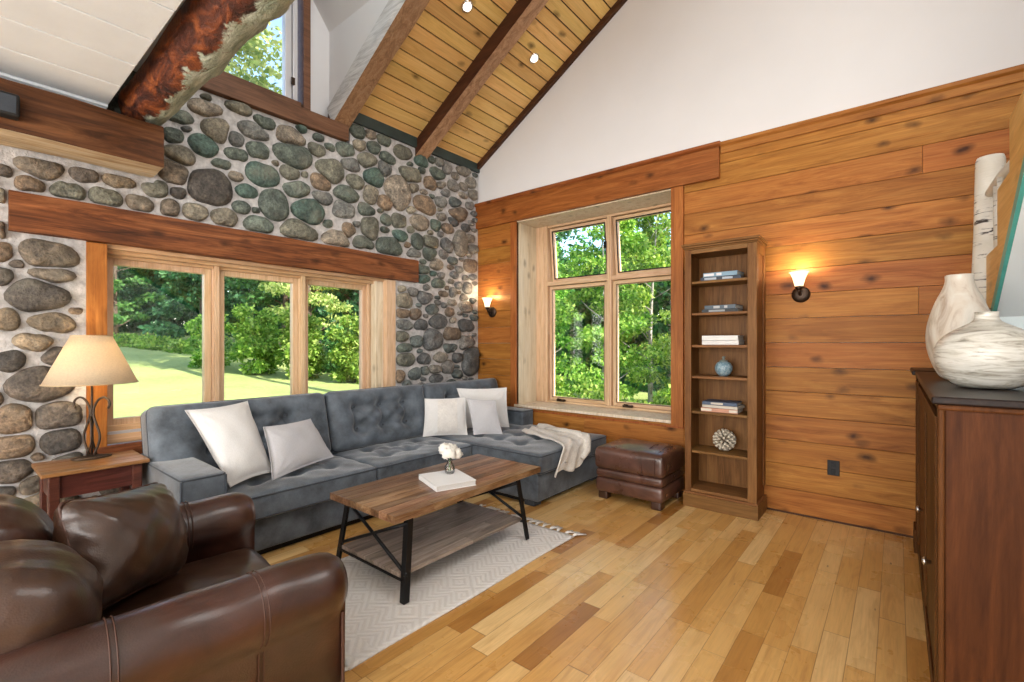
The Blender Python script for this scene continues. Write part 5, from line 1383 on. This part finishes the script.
SPEC = {
 'maple': lambda: tree_proto(1, 9.5, 1.9, .7, 46, 9000, .15, 'leafa', 'bark', 'round', .17, (1., 1., .32)),
 'spruce': lambda: tree_proto(2, 11, 1.9, .5, 60, 9000, .15, 'leafb', 'bark', 'cone', .17, (1., 1., .3)),
 'young': lambda: tree_proto(3, 5.6, 1.15, .5, 44, 10500, .066, 'leafc', 'barkpale', 'round', .075, (1., 1., .4)),
 'tallpine': lambda: tree_proto(15, 14, 1.9, 6.2, 50, 15000, .11, 'leafd', 'bark', 'column', .16, (1.3, 1.3, .35)),
 'pine': lambda: tree_proto(5, 13, 1.9, 1.9, 60, 13000, .12, 'leafd', 'bark', 'column', .2, (1.2, 1.2, .3)),
 'shrub': lambda: tree_proto(6, 1.9, .60, .12, 34, 6500, .07, 'leafc', 'bark', 'column', .03, (1., 1., .8)),
}
rg = random.Random(21)
# first row of trees beyond the lawn
for i, (x, y, k, s) in enumerate([(-32.8, -2.2, 'spruce', 1.05), (-30.2, 2.2, 'maple', 1.0), (-26.0, 5.2, 'spruce', 1.05), (-21.8, 7.8, 'maple', 1.0), (-17.6, 10.0, 'spruce', 1.), (-11.9, 10.8, 'maple', .95)]):
    lab = ['dark conifer at the far left end of the lawn', 'leafy tree at the far lawn edge beside the leftmost conifer', 'dark conifer in the middle of the far lawn edge', 'leafy tree right of the middle conifer at the lawn edge', 'dark conifer behind the lawn shrubs', 'leafy tree near the house corner behind the lawn shrubs'][i]
    plant(k, {'maple': 'maple_tree', 'spruce': 'spruce_tree'}[k], lab, 'tree', (x, y, gz(x, y)-.05), 'trees beyond the lawn', rg.uniform(0, 360), s)
for i, (x, y, s) in enumerate([(-13.9, 1.6, .95), (-12.2, 2.4, 1.1), (-10.6, 3.1, 1.05), (-9.0, 4.0, 1.05), (-7.4, 4.8, 1.05)]):
    plant('shrub', 'shrub', 'bushy green shrub at the edge of the lawn, ' + ['farthest of the row', 'beside the farthest shrub', 'in the middle of the row', 'second from the house', 'closest to the house'][i], 'shrub', (x, y, gz(x, y)-.05), 'shrubs along the lawn', rg.uniform(0, 360), s)
plant('tallpine', 'pine_tree', 'tall pale pine seen through the dormer window', 'tree', (-11.8, 1.0, gz(-11.8, 1.0)), 'pines on the lawn', 30, 1.0)
plant('pine', 'pine_tree', 'feathery pale pine hanging over the lawn shrubs', 'tree', (-15.0, 5.6, gz(-15, 5.6)), 'pines on the lawn', 200, .85)
plant('tallpine', 'pine_tree', 'unseen pine close to the stone wall, added to shade the lawn', 'tree', (-5.0, 2.6, gz(-5, 2.6)), 'pines on the lawn', 100, .95)  # tree out of view, added for the shadow it casts on the lawn
# young trees close behind the plank wall
for i, (x, y, s) in enumerate([(-3.9, 6.4, .95), (-1.2, 5.4, .9), (1.5, 6.6, 1.0), (-1.4, 8.6, 1.05), (3.9, 8.4, 1.0), (-6.0, 7.9, .9)]):
    lab = ['young bright green tree left of the mullion in the plank wall window', 'young bright green tree closest to the plank wall window', 'young bright green tree behind the right panes of the plank wall window', 'taller young tree deeper behind the plank wall window', 'young tree hidden at the right side of the woods', 'young tree where the woods meet the lawn'][i]
    plant('young', 'young_tree', lab, 'tree', (x, y, -.45), 'young trees of the woods', rg.uniform(0, 360), s)
def mass(name, label, cat, pts, size, mat, seed):
    """uncounted greenery: clumps of leaves round the given centres (x, y, z, radius, leaves)"""
    rng = np.random.default_rng(seed); P = []; D_ = []
    for (x, y, z, r, k) in pts:
        g = rng.normal(size=(k, 3)); g /= np.linalg.norm(g, axis=1)[:, None]; g *= rng.uniform(.2, 1, (k, 1))**.5
        q = g*r*np.array([1, 1, .55]); q[:, 2] -= .2*np.hypot(q[:, 0], q[:, 1])
        P.append(q + np.array([x, y, z])); D_.append(g*.6 + np.array([0, 0, -.2]))
    o = bpy.data.objects.new(name, leaf_mesh(name, np.concatenate(P), np.concatenate(D_), size, mat, seed)); COL.objects.link(o)
    return tag(o, label, cat, None, 'stuff')
pts = []; EDGE = [(-38.4, -3.5), (-34.9, 3.6), (-30.7, 9.0), (-25.5, 12.0), (-19.0, 14.2), (-13.0, 15.4), (-9.5, 16.5)]
for i in range(520):
    t = rg.random()*(len(EDGE)-1.001); k = int(t); t -= k; (xa, ya), (xb, yb) = EDGE[k], EDGE[k+1]
    dd_ = rg.uniform(0, 4.5); x = xa+(xb-xa)*t - dd_*.7; y = ya+(yb-ya)*t + dd_*.6
    pts.append((x, y, gz(x, y) + rg.random()**1.3*10, rg.uniform(1.0, 1.9), 480))
mass('distant_woods', 'dense dark woods far behind the lawn and its first trees', 'woods', pts, .2, 'leafb', 5)
pts = []
for i in range(230):
    x = rg.uniform(-7.5, 7); y = rg.uniform(12.2, 16); z = rg.uniform(-.3, 5.4)
    pts.append((x, y, z, rg.uniform(.7, 1.6), 420))
mass('deep_woods', 'dark woods deep behind the young trees of the plank wall window', 'woods', pts, .15, 'leafa', 6)
pts = []
for i in range(170):
    t = rg.random(); x = -31.5 + 15*t; y = -3.4 + 8.2*t**.8 + rg.uniform(-.3, .3); pts.append((x, y, gz(x, y)+.2, rg.uniform(.4, .75), 200))
mass('hedge_growth', 'low light green growth along the far edge of the lawn', 'undergrowth', pts, .10, 'leafc', 7)
pts = []
for i in range(120):
    t = rg.random(); x = -11.9 + 3.6*t; y = 5.2 + 1.7*t + rg.uniform(-.3, .4)
    pts.append((x, y, gz(x, y) + rg.uniform(.1, 1.5 + .9*t), rg.uniform(.5, .85), 260))
mass('shrub_thicket', 'dense green thicket behind the row of lawn shrubs', 'thicket', pts, .085, 'leafa', 9)
pts = []
for i in range(90):
    x = rg.uniform(-3.2, 2.6); y = rg.uniform(1.9, 3.6); pts.append((x, y, -.3+rg.uniform(.1, .95), rg.uniform(.16, .32), 150))
mass('garden_greenery', 'leafy light green plants massed below the plank wall window', 'plants', pts, .055, 'leafc', 8)
